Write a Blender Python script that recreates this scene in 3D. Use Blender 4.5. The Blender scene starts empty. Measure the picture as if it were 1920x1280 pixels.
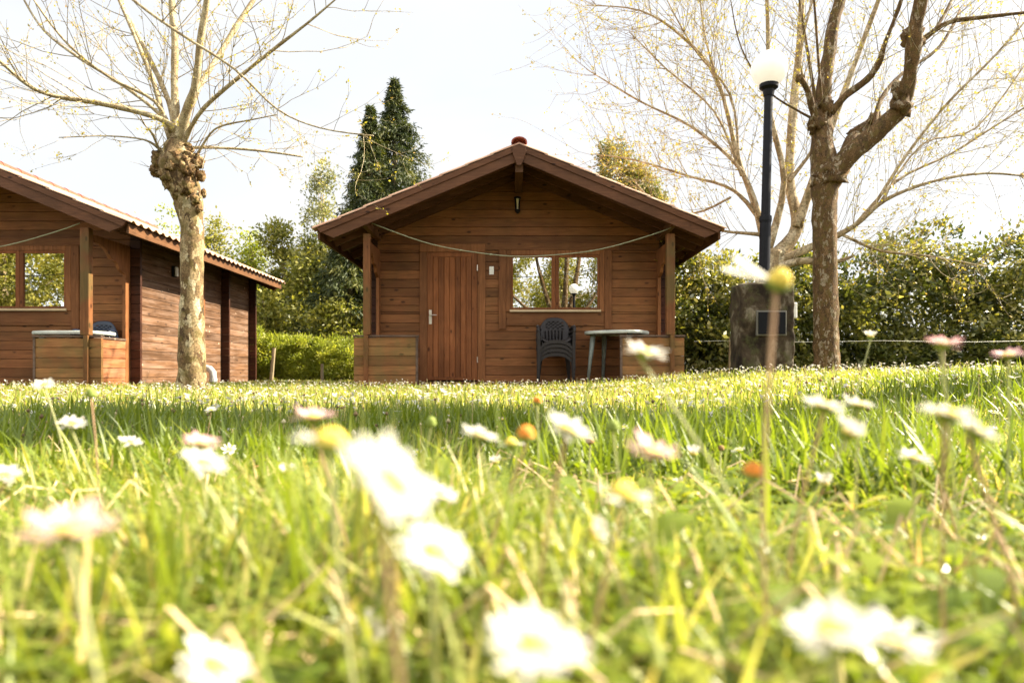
import bpy, math, random
import numpy as np
from mathutils import Vector, noise
R = math.radians
random.seed(7)
SC = bpy.context.scene
C = SC.collection

# ---------------------------------------------------------------- camera, sky, sun
EYE = 0.18
cam_d = bpy.data.cameras.new('camera'); cam = bpy.data.objects.new('camera', cam_d); C.objects.link(cam)
cam.location = (0, 0, EYE); cam.rotation_euler = (R(90), 0, 0)
cam_d.lens = 24; cam_d.sensor_width = 36; cam_d.shift_y = 60/1920
cam_d.clip_start = 0.01; cam_d.clip_end = 2000
cam_d.dof.use_dof = True; cam_d.dof.focus_distance = 3.2; cam_d.dof.aperture_fstop = 6.3
SC.camera = cam

SUN_EL, SUN_AZ = 39.0, 15.0           # azimuth measured from +X towards +Y
w = bpy.data.worlds.new('World'); SC.world = w; w.use_nodes = True
nt = w.node_tree; nt.nodes.clear()
out = nt.nodes.new('ShaderNodeOutputWorld'); bg = nt.nodes.new('ShaderNodeBackground')
sky = nt.nodes.new('ShaderNodeTexSky'); sky.sky_type = 'NISHITA'; sky.sun_disc = False
sky.sun_elevation = R(SUN_EL); sky.sun_rotation = R(90-SUN_AZ)
sky.air_density = 1.0; sky.dust_density = 2.5; sky.ozone_density = 1.0
tcw = nt.nodes.new('ShaderNodeTexCoord'); mpw = nt.nodes.new('ShaderNodeMapping'); mpw.inputs['Scale'].default_value = (1.2, 1.2, 3.5)
nzw = nt.nodes.new('ShaderNodeTexNoise'); nzw.inputs['Scale'].default_value = 1.6; nzw.inputs['Detail'].default_value = 7; nzw.inputs['Distortion'].default_value = .6
rpw = nt.nodes.new('ShaderNodeValToRGB'); rpw.color_ramp.elements[0].position = .30; rpw.color_ramp.elements[0].color = (.72,.72,.72,1)
rpw.color_ramp.elements[1].position = .68; rpw.color_ramp.elements[1].color = (1,1,1,1)
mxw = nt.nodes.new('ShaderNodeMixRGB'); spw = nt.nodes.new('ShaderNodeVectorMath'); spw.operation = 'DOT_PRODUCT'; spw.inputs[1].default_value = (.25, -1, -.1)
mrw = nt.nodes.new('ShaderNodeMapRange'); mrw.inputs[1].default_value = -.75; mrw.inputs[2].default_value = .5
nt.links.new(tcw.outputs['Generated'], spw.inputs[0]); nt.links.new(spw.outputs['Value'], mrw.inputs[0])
vlw = nt.nodes.new('ShaderNodeMixRGB'); vlw.inputs['Color1'].default_value = (3.25, 3.25, 3.22, 1); vlw.inputs['Color2'].default_value = (7.6, 7.6, 7.6, 1)  # cloud veil made brighter behind the camera, added fill for the shaded front walls
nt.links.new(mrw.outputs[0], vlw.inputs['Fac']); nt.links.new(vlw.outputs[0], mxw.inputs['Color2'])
nt.links.new(tcw.outputs['Generated'], mpw.inputs['Vector']); nt.links.new(mpw.outputs[0], nzw.inputs['Vector'])
nt.links.new(nzw.outputs['Fac'], rpw.inputs['Fac']); nt.links.new(rpw.outputs['Color'], mxw.inputs['Fac'])
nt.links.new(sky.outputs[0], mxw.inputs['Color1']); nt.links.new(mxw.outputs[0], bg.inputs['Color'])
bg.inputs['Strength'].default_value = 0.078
nt.links.new(bg.outputs[0], out.inputs[0])

sd = bpy.data.lights.new('sun', 'SUN'); sd.energy = 5.0; sd.angle = R(0.5); sd.color = (1, .89, .70)
sun = bpy.data.objects.new('sun', sd); C.objects.link(sun)
L = Vector((math.cos(R(SUN_AZ))*math.cos(R(SUN_EL)), math.sin(R(SUN_AZ))*math.cos(R(SUN_EL)), math.sin(R(SUN_EL))))
sun.rotation_euler = L.to_track_quat('Z', 'Y').to_euler()
SC.view_settings.view_transform = 'Standard'; SC.view_settings.look = 'None'
SC.view_settings.exposure = 2.05; SC.view_settings.gamma = 1.0

# ---------------------------------------------------------------- materials
def mat(name):
    m = bpy.data.materials.new(name); m.use_nodes = True; m.node_tree.nodes.clear()
    n = m.node_tree.nodes; o = n.new('ShaderNodeOutputMaterial'); b = n.new('ShaderNodeBsdfPrincipled')
    m.node_tree.links.new(b.outputs[0], o.inputs[0])
    return m, m.node_tree, b, o
def N(t, kind, **kw):
    x = t.nodes.new('ShaderNode'+kind)
    for k, v in kw.items():
        if k in x.inputs.keys(): x.inputs[k].default_value = v
        else: setattr(x, k, v)
    return x
def ramp(t, src, stops):
    r = t.nodes.new('ShaderNodeValToRGB'); e = r.color_ramp.elements
    while len(e) < len(stops): e.new(.5)
    for i, (p, c) in enumerate(stops):
        e[i].position = p; e[i].color = (c[0], c[1], c[2], 1) if not isinstance(c, float) else (c, c, c, 1)
    t.links.new(src, r.inputs[0]); return r.outputs[0]
def mixc(t, a, b, f, mode='MIX'):
    m = t.nodes.new('ShaderNodeMixRGB'); m.blend_type = mode
    for s, v in ((0, f), (1, a), (2, b)):
        if hasattr(v, 'links'): t.links.new(v, m.inputs[s])
        elif isinstance(v, (int, float)) : m.inputs[s].default_value = v if s == 0 else (v, v, v, 1)
        else: m.inputs[s].default_value = (v[0], v[1], v[2], 1)
    return m.outputs[0]
def bump(t, b, h, s, d=.01):
    x = N(t, 'Bump', Strength=s, Distance=d); t.links.new(h, x.inputs['Height']); t.links.new(x.outputs[0], b.inputs['Normal'])

def wood(name, c1, c2, c3, axis='X', weather=0.0, green=0.0):
    m, t, b, o = mat(name)
    tc = N(t, 'TexCoord'); gi = N(t, 'NewGeometry')
    mul = N(t, 'Math', operation='MULTIPLY'); t.links.new(gi.outputs['Random Per Island'], mul.inputs[0]); mul.inputs[1].default_value = 37.0
    add = N(t, 'VectorMath', operation='ADD'); t.links.new(tc.outputs['Object'], add.inputs[0]); t.links.new(mul.outputs[0], add.inputs[1])
    sc = {'X': (1.3, 16, 16), 'Y': (16, 1.3, 16), 'Z': (16, 16, 1.3)}[axis]
    mp = N(t, 'Mapping'); mp.inputs['Scale'].default_value = sc; t.links.new(add.outputs[0], mp.inputs[0])
    g = N(t, 'TexNoise', Scale=1.6, Detail=7.0, Roughness=.65, Distortion=1.2); t.links.new(mp.outputs[0], g.inputs['Vector'])
    col = ramp(t, g.outputs['Fac'], [(.28, c1), (.5, c2), (.72, c3)])
    # dark knots
    ks = {'X': (4.2, 9, 9), 'Y': (9, 4.2, 9), 'Z': (9, 9, 4.2)}[axis]
    mk = N(t, 'Mapping'); mk.inputs['Scale'].default_value = ks; t.links.new(add.outputs[0], mk.inputs[0])
    v = N(t, 'TexVoronoi', Scale=.8); t.links.new(mk.outputs[0], v.inputs['Vector'])
    kf = ramp(t, v.outputs['Distance'], [(.08, 1.0), (.15, 0.0)])
    col = mixc(t, col, (c1[0]*.35, c1[1]*.3, c1[2]*.3), kf)
    # patchy stain
    n2 = N(t, 'TexNoise', Scale=2.3, Detail=4.0); t.links.new(tc.outputs['Object'], n2.inputs['Vector'])
    f2 = ramp(t, n2.outputs['Fac'], [(.35, 0.0), (.7, 1.0)])
    col = mixc(t, col, (c1[0]*.8, c1[1]*.85, c1[2]*.8), mixc(t, 0.0, .55, f2))
    if green: 
        n4 = N(t, 'TexNoise', Scale=3.1, Detail=6.0); t.links.new(tc.outputs['Object'], n4.inputs['Vector'])
        col = mixc(t, col, (.10, .095, .03), mixc(t, 0.0, green, ramp(t, n4.outputs['Fac'], [(.42, 0.0), (.62, 1.0)])))
    if weather:
        n3 = N(t, 'TexNoise', Scale=5.0, Detail=9.0, Roughness=.7); t.links.new(mp.outputs[0], n3.inputs['Vector']); n3.inputs['Scale'].default_value = .9
        f3 = ramp(t, n3.outputs['Fac'], [(.45, 0.0), (.68, 1.0)])
        col = mixc(t, col, (.36, .25, .19), mixc(t, 0.0, weather, f3))
        v3 = N(t, 'TexVoronoi', Scale=5.5); t.links.new(tc.outputs['Object'], v3.inputs['Vector'])
        col = mixc(t, col, (.55, .42, .3), ramp(t, v3.outputs['Distance'], [(.05, .8), (.10, 0.0)]))
    val = N(t, 'Math', operation='MULTIPLY_ADD'); t.links.new(gi.outputs['Random Per Island'], val.inputs[0]); val.inputs[1].default_value = .6; val.inputs[2].default_value = .68
    hs = N(t, 'HueSaturation'); t.links.new(col, hs.inputs['Color']); t.links.new(val.outputs[0], hs.inputs['Value'])
    t.links.new(hs.outputs[0], b.inputs['Base Color'])
    b.inputs['Roughness'].default_value = .55 + .2*(weather > 0); b.inputs['Specular IOR Level'].default_value = .15
    bump(t, b, g.outputs['Fac'], .35, .004)
    return m
WA = ((.125,.048,.018), (.225,.087,.031), (.31,.130,.050))
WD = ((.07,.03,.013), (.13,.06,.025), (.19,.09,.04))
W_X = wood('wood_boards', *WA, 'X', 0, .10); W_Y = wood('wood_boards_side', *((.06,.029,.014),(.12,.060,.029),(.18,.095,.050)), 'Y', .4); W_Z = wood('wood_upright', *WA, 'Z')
W_DOOR = wood('wood_door', (.13,.042,.015), (.23,.080,.027), (.31,.118,.042), 'Z')
W_BG = wood('wood_barge', (.065,.027,.012),(.115,.048,.022),(.165,.073,.035), 'X'); W_DK = wood('wood_log_ends_shaded', (.03,.012,.007),(.055,.02,.011),(.09,.035,.018), 'X'); W_POST = wood('wood_post', *WA, 'Z', 0, .55); W_SOF = wood('wood_soffit', *WD, 'Y')  # log end wood darkened to paint in the shade on their front faces
W_PAR = wood('wood_parapet', (.13,.055,.02), (.25,.11,.04), (.34,.16,.06), 'X', 0, .45)
W_PARS = wood('wood_parapet_side', (.16,.055,.022), (.30,.115,.045), (.4,.17,.07), 'Y', .25)
W_CAP = wood('wood_cap', (.08,.05,.035), (.13,.085,.06), (.22,.15,.10), 'X', .3); W_SILL = wood('wood_sill', (.6,.42,.24), (.72,.54,.34), (.8,.64,.44), 'X')
W_GREY = wood('wood_stake', (.2,.15,.09), (.32,.25,.15), (.42,.34,.22), 'Z')

def plain(name, col, rough=.5, spec=.5, metal=0, var=.15, scale=8, bmp=.1):
    m, t, b, o = mat(name)
    tc = N(t, 'TexCoord'); n = N(t, 'TexNoise', Scale=float(scale), Detail=5.0); t.links.new(tc.outputs['Object'], n.inputs['Vector'])
    c = ramp(t, n.outputs['Fac'], [(.3, tuple(x*(1-var) for x in col)), (.7, tuple(min(1, x*(1+var)) for x in col))])
    t.links.new(c, b.inputs['Base Color']); b.inputs['Roughness'].default_value = rough
    b.inputs['Specular IOR Level'].default_value = spec; b.inputs['Metallic'].default_value = metal
    if bmp: bump(t, b, n.outputs['Fac'], bmp, .005)
    return m
M_TILE = None
def tile_mat():
    m, t, b, o = mat('terracotta_tiles'); tc = N(t, 'TexCoord')
    n = N(t, 'TexNoise', Scale=3.0, Detail=6.0); t.links.new(tc.outputs['Object'], n.inputs['Vector'])
    n2 = N(t, 'TexNoise', Scale=22.0, Detail=4.0); t.links.new(tc.outputs['Object'], n2.inputs['Vector'])
    c = ramp(t, n.outputs['Fac'], [(.3, (.42,.21,.13)), (.55, (.50,.30,.20)), (.75, (.55,.37,.26))])
    c = mixc(t, c, (.33,.27,.17), mixc(t, 0.0, .6, ramp(t, n2.outputs['Fac'], [(.5, 0.0), (.7, 1.0)])))
    t.links.new(c, b.inputs['Base Color']); b.inputs['Roughness'].default_value = .8; bump(t, b, n2.outputs['Fac'], .4, .01); return m
M_TILE = tile_mat()
M_RIDGE = plain('ridge_tile', (.30,.07,.04), .7, .3, 0, .3, 12)
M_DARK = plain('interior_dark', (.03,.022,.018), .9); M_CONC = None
M_BLACK = plain('black_metal', (.006,.006,.009), .5, .2, 0, .3, 20); M_STEEL = plain('handle_steel', (.6,.55,.48), .3, .5, .8)
M_CHAIR = plain('dark_plastic', (.022,.017,.016), .5, .3, 0, .2, 10, .05); M_BLUE = plain('blue_plastic', (.005,.012,.030), .35, .5, 0, .2, 10, .05)
M_TABLE = plain('pale_green_plastic', (.50,.53,.47), .45, .5, 0, .15, 14); M_TLEG = plain('green_plastic', (.19,.215,.19), .5, .5, 0, .25, 14)
M_ROPE = plain('rope', (.30,.31,.19), .8, .3, 0, .25, 60); M_PVC = plain('grey_pvc', (.42,.43,.42), .45, .5, 0, .1)
M_WHITE = plain('white_plastic', (.78,.76,.70), .4, .5, 0, .05); M_WIRE = plain('galvanised_wire', (.3,.3,.27), .5, .5, .6)
M_CURT = plain('curtain_cloth', (.85,.8,.66), .9, .2, 0, .2, 6)
M_LGLASS = plain('lantern_glass', (.75,.68,.5), .2, .5, 0, .05)
def globe_mat():
    m, t, b, o = mat('opal_globe'); b.inputs['Base Color'].default_value = (.92,.91,.89,1); b.inputs['Roughness'].default_value = .25
    tr = N(t, 'BsdfTranslucent'); tr.inputs[0].default_value = (.95,.94,.92,1); mx = N(t, 'MixShader'); mx.inputs[0].default_value = .45
    t.links.new(b.outputs[0], mx.inputs[1]); t.links.new(tr.outputs[0], mx.inputs[2]); t.links.new(mx.outputs[0], o.inputs[0]); return m
M_GLOBE = globe_mat()
def conc_mat():
    m, t, b, o = mat('stained_concrete'); tc = N(t, 'TexCoord')
    mp = N(t, 'Mapping'); mp.inputs['Scale'].default_value = (3.2, 3.2, 2.2); t.links.new(tc.outputs['Object'], mp.inputs[0])
    n = N(t, 'TexNoise', Scale=1.3, Detail=9.0, Roughness=.65, Distortion=.5); t.links.new(mp.outputs[0], n.inputs['Vector'])
    n2 = N(t, 'TexNoise', Scale=9.0, Detail=8.0, Roughness=.7); t.links.new(tc.outputs['Object'], n2.inputs['Vector'])
    c = ramp(t, n.outputs['Fac'], [(.40, (.016,.010,.006)), (.53, (.06,.042,.025)), (.66, (.26,.22,.16))])
    c = mixc(t, c, (.07,.07,.025), mixc(t, 0.0, .8, ramp(t, n2.outputs['Fac'], [(.5, 0.0), (.66, 1.0)])))
    t.links.new(c, b.inputs['Base Color']); b.inputs['Roughness'].default_value = .92; b.inputs['Specular IOR Level'].default_value = .2
    bump(t, b, n2.outputs['Fac'], .8, .02); return m
M_CONC = conc_mat()
def glass_mat():
    m, t, b, o = mat('window_glass'); gl = N(t, 'BsdfGlossy'); gl.inputs['Roughness'].default_value = .0; gl.inputs['Color'].default_value = (.95,.95,.95,1)
    tp = N(t, 'BsdfTransparent'); tp.inputs[0].default_value = (.8,.82,.8,1); mx = N(t, 'MixShader'); mx.inputs[0].default_value = .55
    t.links.new(tp.outputs[0], mx.inputs[1]); t.links.new(gl.outputs[0], mx.inputs[2]); t.links.new(mx.outputs[0], o.inputs[0]); return m
M_GLASS = glass_mat()

def bark(name, pal, moss=.5, scale=1.0):
    m, t, b, o = mat(name); tc = N(t, 'TexCoord')
    mp = N(t, 'Mapping'); mp.inputs['Scale'].default_value = (1, 1, .5); t.links.new(tc.outputs['Object'], mp.inputs[0])
    n0 = N(t, 'TexNoise', Scale=9.0*scale, Detail=3.0); t.links.new(mp.outputs[0], n0.inputs['Vector'])
    wv = N(t, 'VectorMath', operation='ADD'); sc = N(t, 'VectorMath', operation='SCALE'); sc.inputs['Scale'].default_value = .12
    t.links.new(n0.outputs['Color'], sc.inputs[0]); t.links.new(mp.outputs[0], wv.inputs[0]); t.links.new(sc.outputs[0], wv.inputs[1])
    v = N(t, 'TexVoronoi', Scale=9.0*scale); t.links.new(wv.outputs[0], v.inputs['Vector'])
    sp = N(t, 'SeparateColor'); t.links.new(v.outputs['Color'], sp.inputs[0])
    r = t.nodes.new('ShaderNodeValToRGB'); r.color_ramp.interpolation = 'CONSTANT'
    e = r.color_ramp.elements
    while len(e) < len(pal): e.new(.5)
    for i, c in enumerate(pal): e[i].position = i/len(pal); e[i].color = (*c, 1)
    t.links.new(sp.outputs[0], r.inputs[0])
    n = N(t, 'TexNoise', Scale=28.0*scale, Detail=8.0, Roughness=.7); t.links.new(tc.outputs['Object'], n.inputs['Vector'])
    c = mixc(t, r.outputs[0], ramp(t, n.outputs['Fac'], [(.32, .22), (.62, 1.2)]), 1.0, 'MULTIPLY')
    n2 = N(t, 'TexNoise', Scale=5.0*scale, Detail=5.0); t.links.new(tc.outputs['Object'], n2.inputs['Vector'])
    c = mixc(t, c, (.11,.085,.02), mixc(t, 0.0, moss, ramp(t, n2.outputs['Fac'], [(.5, 0.0), (.64, 1.0)])))
    t.links.new(c, b.inputs['Base Color']); b.inputs['Roughness'].default_value = .85; b.inputs['Specular IOR Level'].default_value = .2
    add = N(t, 'Math', operation='ADD'); t.links.new(n.outputs['Fac'], add.inputs[0]); t.links.new(sp.outputs[0], add.inputs[1])
    bump(t, b, add.outputs[0], .6, .012); return m
B_PALE = bark('plane_bark_pale', [(.25,.17,.085), (.38,.29,.16), (.14,.085,.04), (.29,.21,.105), (.09,.055,.028), (.52,.43,.27), (.19,.125,.06), (.34,.25,.13)], .6, 2.0)
B_DARK = bark('plane_bark_dark', [(.15,.085,.035), (.20,.12,.055), (.12,.07,.03), (.09,.055,.025), (.17,.10,.045), (.14,.08,.03), (.11,.065,.03), (.34,.27,.18)], .55, 3.4)
B_KNOB = bark('burl_bark', [(.17,.10,.04), (.34,.24,.12), (.09,.05,.02), (.24,.14,.06)], .8, 2.6)
B_TWIG = bark('twig_bark', [(.42,.34,.20), (.50,.42,.27), (.33,.25,.14)], .15, 3)
B_BACK = bark('backtree_bark', [(.42,.33,.20), (.34,.25,.14), (.50,.41,.27), (.28,.20,.11)], .3, 1)

def leaf(name, stops, trans=.45, rough=.5, tmul=(1.3,1.35,.6), spec=.35):
    """stops: colours over the per-leaf attribute 'tint'"""
    m, t, b, o = mat(name)
    a = N(t, 'Attribute', attribute_name='tint'); c = ramp(t, a.outputs['Fac'], stops)
    t.links.new(c, b.inputs['Base Color']); b.inputs['Roughness'].default_value = rough; b.inputs['Specular IOR Level'].default_value = spec
    tr = N(t, 'BsdfTranslucent'); t.links.new(mixc(t, c, tmul, 1.0, 'MULTIPLY'), tr.inputs[0])
    mx = N(t, 'MixShader'); mx.inputs[0].default_value = trans
    t.links.new(b.outputs[0], mx.inputs[1]); t.links.new(tr.outputs[0], mx.inputs[2]); t.links.new(mx.outputs[0], o.inputs[0]); return m
G_GRASS = leaf('grass_blades', [(0, (.085,.13,.012)), (.35, (.19,.245,.03)), (.65, (.33,.355,.075)), (.85, (.52,.48,.19)), (1, (.68,.46,.27))], .45, .42, (1.45,1.4,.55), .5)
G_COVER = leaf('ground_leaves', [(0, (.09,.15,.012)), (.5, (.22,.27,.022)), (.85, (.46,.44,.06)), (1, (.60,.30,.12))], .45, .35, (1.45,1.4,.45), .5)
G_BUD = leaf('young_plane_leaves', [(0, (.30,.24,.04)), (.6, (.42,.36,.06)), (1, (.45,.28,.08))], .4)
G_HEDGE = leaf('laurel_leaves', [(0, (.03,.045,.012)), (.4, (.095,.115,.026)), (.78, (.24,.24,.06)), (1, (.48,.44,.19))], .36, .35, (1.4,1.3,.5), .5)
G_CON = leaf('conifer_sprays', [(0, (.016,.028,.006)), (.6, (.06,.075,.014)), (1, (.17,.16,.03))], .2, .6)
G_EUC = leaf('eucalyptus_leaves', [(0, (.12,.13,.08)), (.6, (.24,.24,.13)), (1, (.36,.32,.11))], .35)
G_BRIGHT = leaf('lime_leaves', [(0, (.12,.14,.018)), (.5, (.26,.29,.035)), (1, (.42,.40,.07))], .45)
G_MID = leaf('olive_leaves', [(0, (.06,.07,.014)), (.5, (.20,.20,.035)), (1, (.42,.36,.07))], .35)
G_ORNG = leaf('bronze_leaves', [(0, (.10,.11,.035)), (.6, (.20,.19,.06)), (1, (.42,.27,.08))], .35)
P_WHITE = leaf('daisy_petals', [(0, (.66,.63,.55)), (.7, (.72,.69,.63)), (1, (.75,.35,.40))], .35, .6, (1,1,1))
P_PINK = leaf('daisy_petals_pink', [(0, (.68,.62,.58)), (.5, (.72,.55,.53)), (1, (.72,.25,.33))], .35, .6, (1,1,1))
P_STEM = plain('daisy_stem', (.42,.42,.20), .6, .3, 0, .3, 40); P_STEMR = plain('daisy_stem_red', (.42,.26,.16), .6, .3, 0, .3, 40)
P_YEL = plain('daisy_centre', (.85,.60,.10), .7, .2, 0, .3, 300, .6); P_ORG = plain('orange_centre', (.75,.26,.04), .7, .2, 0, .3, 300, .6)
P_CAL = plain('calyx_green', (.20,.25,.05), .7, .2); P_DRY = plain('dried_head', (.24,.15,.07), .9, .1, 0, .5, 90, .6)
def ground_mat():
    m, t, b, o = mat('lawn_soil'); tc = N(t, 'TexCoord')
    n = N(t, 'TexNoise', Scale=2.5, Detail=8.0); t.links.new(tc.outputs['Object'], n.inputs['Vector'])
    n2 = N(t, 'TexNoise', Scale=60.0, Detail=6.0); t.links.new(tc.outputs['Object'], n2.inputs['Vector'])
    c = ramp(t, n.outputs['Fac'], [(.35, (.05,.055,.012)), (.55, (.08,.08,.02)), (.75, (.10,.08,.03))])
    c = mixc(t, c, (.06,.05,.02), mixc(t, 0.0, .7, ramp(t, n2.outputs['Fac'], [(.42, 1.0), (.6, 0.0)])))
    t.links.new(c, b.inputs['Base Color']); b.inputs['Roughness'].default_value = 1; b.inputs['Specular IOR Level'].default_value = .1
    bump(t, b, n2.outputs['Fac'], 1, .02); return m
M_GROUND = ground_mat()

# ---------------------------------------------------------------- object helpers
def tag(o, label=None, cat=None, group=None, kind=None):
    if label: o['label'] = label
    if cat: o['category'] = cat
    if group: o['group'] = group
    if kind: o['kind'] = kind
    return o
def thing(name, loc=(0,0,0), rz=0, **kw):
    o = bpy.data.objects.new(name, None); C.objects.link(o); o.location = loc; o.rotation_euler = (0, 0, rz)
    o.empty_display_size = .1
    return tag(o, **kw)
class MB:
    def __init__(s): s.v = []; s.f = []
    def add(s, vs, fs):
        k = len(s.v); s.v += [tuple(v) for v in vs]; s.f += [tuple(i+k for i in f) for f in fs]; return s
    def box(s, x0, x1, y0, y1, z0, z1):
        return s.add([(x0,y0,z0),(x1,y0,z0),(x1,y1,z0),(x0,y1,z0),(x0,y0,z1),(x1,y0,z1),(x1,y1,z1),(x0,y1,z1)],
                     [(0,3,2,1),(4,5,6,7),(0,1,5,4),(1,2,6,5),(2,3,7,6),(3,0,4,7)])
    def prism(s, ring0, ring1):
        n = len(ring0)
        return s.add(list(ring0)+list(ring1), [tuple(range(n))[::-1], tuple(range(n, 2*n))]+[(i, (i+1)%n, (i+1)%n+n, i+n) for i in range(n)])
    def tube(s, pts, rad, sides=6, jit=0, rng=None, cap=True):
        pts = [Vector(p) for p in pts]; n = len(pts); k = len(s.v); up = Vector((.3,.2,1)).normalized(); u = None
        for i, p in enumerate(pts):
            d = (pts[min(i+1, n-1)]-pts[max(i-1, 0)])
            d = d.normalized() if d.length > 1e-9 else Vector((0,0,1))
            if u is None: u = d.cross(Vector((1,0,0)) if abs(d.x) < .8 else Vector((0,1,0))).normalized()
            else: u = (u-d*u.dot(d)).normalized()
            vv = d.cross(u)
            for j in range(sides):
                a = 2*math.pi*j/sides; r = rad[i]
                if jit:
                    q = p+(u*math.cos(a)+vv*math.sin(a))*r
                    r *= 1+jit*noise.noise(q*7.0)+jit*.6*noise.noise(q*19.0)
                s.v.append(tuple(p+(u*math.cos(a)+vv*math.sin(a))*r))
        for i in range(n-1):
            for j in range(sides):
                a = k+i*sides+j; b = k+i*sides+(j+1)%sides
                s.f.append((a, b, b+sides, a+sides))
        if cap and sides > 2:
            s.f.append(tuple(k+j for j in range(sides))[::-1]); s.f.append(tuple(k+(n-1)*sides+j for j in range(sides)))
        return s
    def lathe(s, prof, seg=24, c=(0,0,0)):
        k = len(s.v); n = len(prof)
        for r, z in prof:
            for j in range(seg):
                a = 2*math.pi*j/seg; s.v.append((c[0]+r*math.cos(a), c[1]+r*math.sin(a), c[2]+z))
        for i in range(n-1):
            for j in range(seg):
                a = k+i*seg+j; b = k+i*seg+(j+1)%seg; s.f.append((a, b, b+seg, a+seg))
        s.f.append(tuple(k+j for j in range(seg))[::-1]); s.f.append(tuple(k+(n-1)*seg+j for j in range(seg)))
        return s
    def build(s, name, m, parent=None, smooth=False, bevel=0, loc=None, **kw):
        me = bpy.data.meshes.new(name); me.from_pydata(s.v, [], s.f); me.validate(); me.materials.append(m)
        if smooth: me.polygons.foreach_set('use_smooth', [True]*len(me.polygons))
        o = bpy.data.objects.new(name, me); C.objects.link(o)
        if parent: o.parent = parent
        if loc: o.location = loc
        if bevel:
            b = o.modifiers.new('bevel', 'BEVEL'); b.width = bevel; b.segments = 2; b.limit_method = 'ANGLE'
        return tag(o, **kw)
def np_mesh(name, V, F, m, parent=None, tint=None, smooth=False, **kw):
    me = bpy.data.meshes.new(name); V = np.asarray(V, np.float32).reshape(-1, 3); F = np.asarray(F, np.int32); k = F.shape[1]
    me.vertices.add(len(V)); me.vertices.foreach_set('co', V.ravel()); me.loops.add(F.size); me.loops.foreach_set('vertex_index', F.ravel())
    me.polygons.add(len(F)); me.polygons.foreach_set('loop_start', np.arange(0, F.size, k, dtype=np.int32))
    if tint is not None:
        a = me.attributes.new('tint', 'FLOAT', 'POINT'); a.data.foreach_set('value', np.asarray(tint, np.float32))
    me.update(calc_edges=True); me.materials.append(m)
    if smooth: me.polygons.foreach_set('use_smooth', np.ones(len(F), bool))
    o = bpy.data.objects.new(name, me); C.objects.link(o)
    if parent: o.parent = parent
    return tag(o, **kw)
def kids(o): return [c for c in bpy.data.objects if c.parent == o]
def copy_tree(o, parent=None):
    c = o.copy(); C.objects.link(c); c.parent = parent
    for ch in kids(o): copy_tree(ch, c)
    return c
def unit(a): return a/np.maximum(np.linalg.norm(a, axis=-1, keepdims=True), 1e-9)
def leaves(P, size, rng, tint, dirs=None, wid=.5, spread=1.0, normal_up=0.0):
    """rhombic leaf cards folded at the midrib: 4 verts each"""
    n = len(P); d = rng.normal(size=(n, 3))
    if dirs is not None: d = unit(dirs)+spread*.5*d
    d = unit(d); q = rng.normal(size=(n, 3)); q[:, 2] += 0
    if normal_up: q = q*(1-normal_up)+np.cross(d, np.array([0,0,1.]))*normal_up*2
    s = unit(np.cross(d, np.cross(q, d))); nn = np.cross(d, s)
    L = (size*rng.uniform(.6, 1.3, n))[:, None]
    V = np.stack([P, P+d*L*.45+s*L*wid*.5+nn*L*.08, P+d*L, P+d*L*.45-s*L*wid*.5+nn*L*.08], 1)
    F = np.arange(4*n).reshape(n, 4)
    return V.reshape(-1, 3), F, np.repeat(tint, 4)

# ---------------------------------------------------------------- ground and lawn
def gz(x, y):
    x = np.asarray(x, float); y = np.asarray(y, float)
    s = np.clip((x-.35)/2.3, 0, 1); s = s*s*(3-2*s)
    f = np.clip((y-.5)/2.0, 0, 1)
    far = 1-np.clip((y-8.6)/1.0, 0, 1)*np.clip((3.6-x)/1., 0, 1)
    near = 1-np.clip((y-.35)/1.1, 0, 1); near = near*near*(3-2*near)
    return .16*s*f*far + .040*near + .012*np.sin(x*2.1+.6)*np.cos(y*1.7) + .006*np.sin(x*7+y*5) - .012
def axis_pts():
    a = list(np.arange(-8, 8.01, .16)); o = [8+ .3*1.22**i for i in range(24)]
    return [-v for v in o[::-1] if v > 8.1]+a+[v for v in o if v > 8.1]
xs = np.array([v for v in axis_pts()]); ys = xs+4
X, Y = np.meshgrid(xs, ys); Z = gz(X, Y); V = np.stack([X, Y, Z], -1).reshape(-1, 3); nx = len(xs); ny = len(ys)
idx = np.arange(nx*ny).reshape(ny, nx); F = np.stack([idx[:-1,:-1], idx[:-1,1:], idx[1:,1:], idx[1:,:-1]], -1).reshape(-1, 4)
np_mesh('ground', V, F, M_GROUND, smooth=True, kind='structure')

def blades(P, h, wdt, rng, lean=.5, tint=None):
    n = len(P); a = rng.uniform(0, 2*np.pi, n); d = np.stack([np.cos(a), np.sin(a), np.zeros(n)], 1)
    s = np.stack([-np.sin(a+rng.normal(0,.6,n)), np.cos(a), np.zeros(n)], 1); s = unit(s)
    b = np.abs(rng.normal(0, lean, n))[:, None]+.08; h = h[:, None]; wdt = wdt[:, None]
    def at(t): return P+d*h*b*(t**1.7)+np.array([0,0,1.])*h*(t-.30*b*t*t)
    rows = []
    for t, k in ((0, .6), (.4, 1.0), (.75, .7)):
        c = at(t); rows += [c-s*wdt*k*.5, c+s*wdt*k*.5]
    rows.append(at(1.0)); V = np.stack(rows, 1)
    o = (np.arange(n)*7)[:, None]
    T = np.array([[0,1,3],[0,3,2],[2,3,5],[2,5,4],[4,5,6]]).reshape(1, -1)
    return V.reshape(-1, 3), (o+T).reshape(-1, 3), np.repeat(tint, 7)
rng = np.random.default_rng(3)
def wedge(n, y0, y1, m=.12, pw=1.0):
    y = y0+(y1-y0)*rng.uniform(0, 1, n)**pw; x = rng.uniform(-1, 1, n)*(.8*y+m); return x, y
def patch(x, y, s, o): return .5+.5*np.sin(x*s+o+1.7*np.sin(y*s*.8+o))*np.cos(y*s*1.1-o+1.3*np.sin(x*s*.7))
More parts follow.
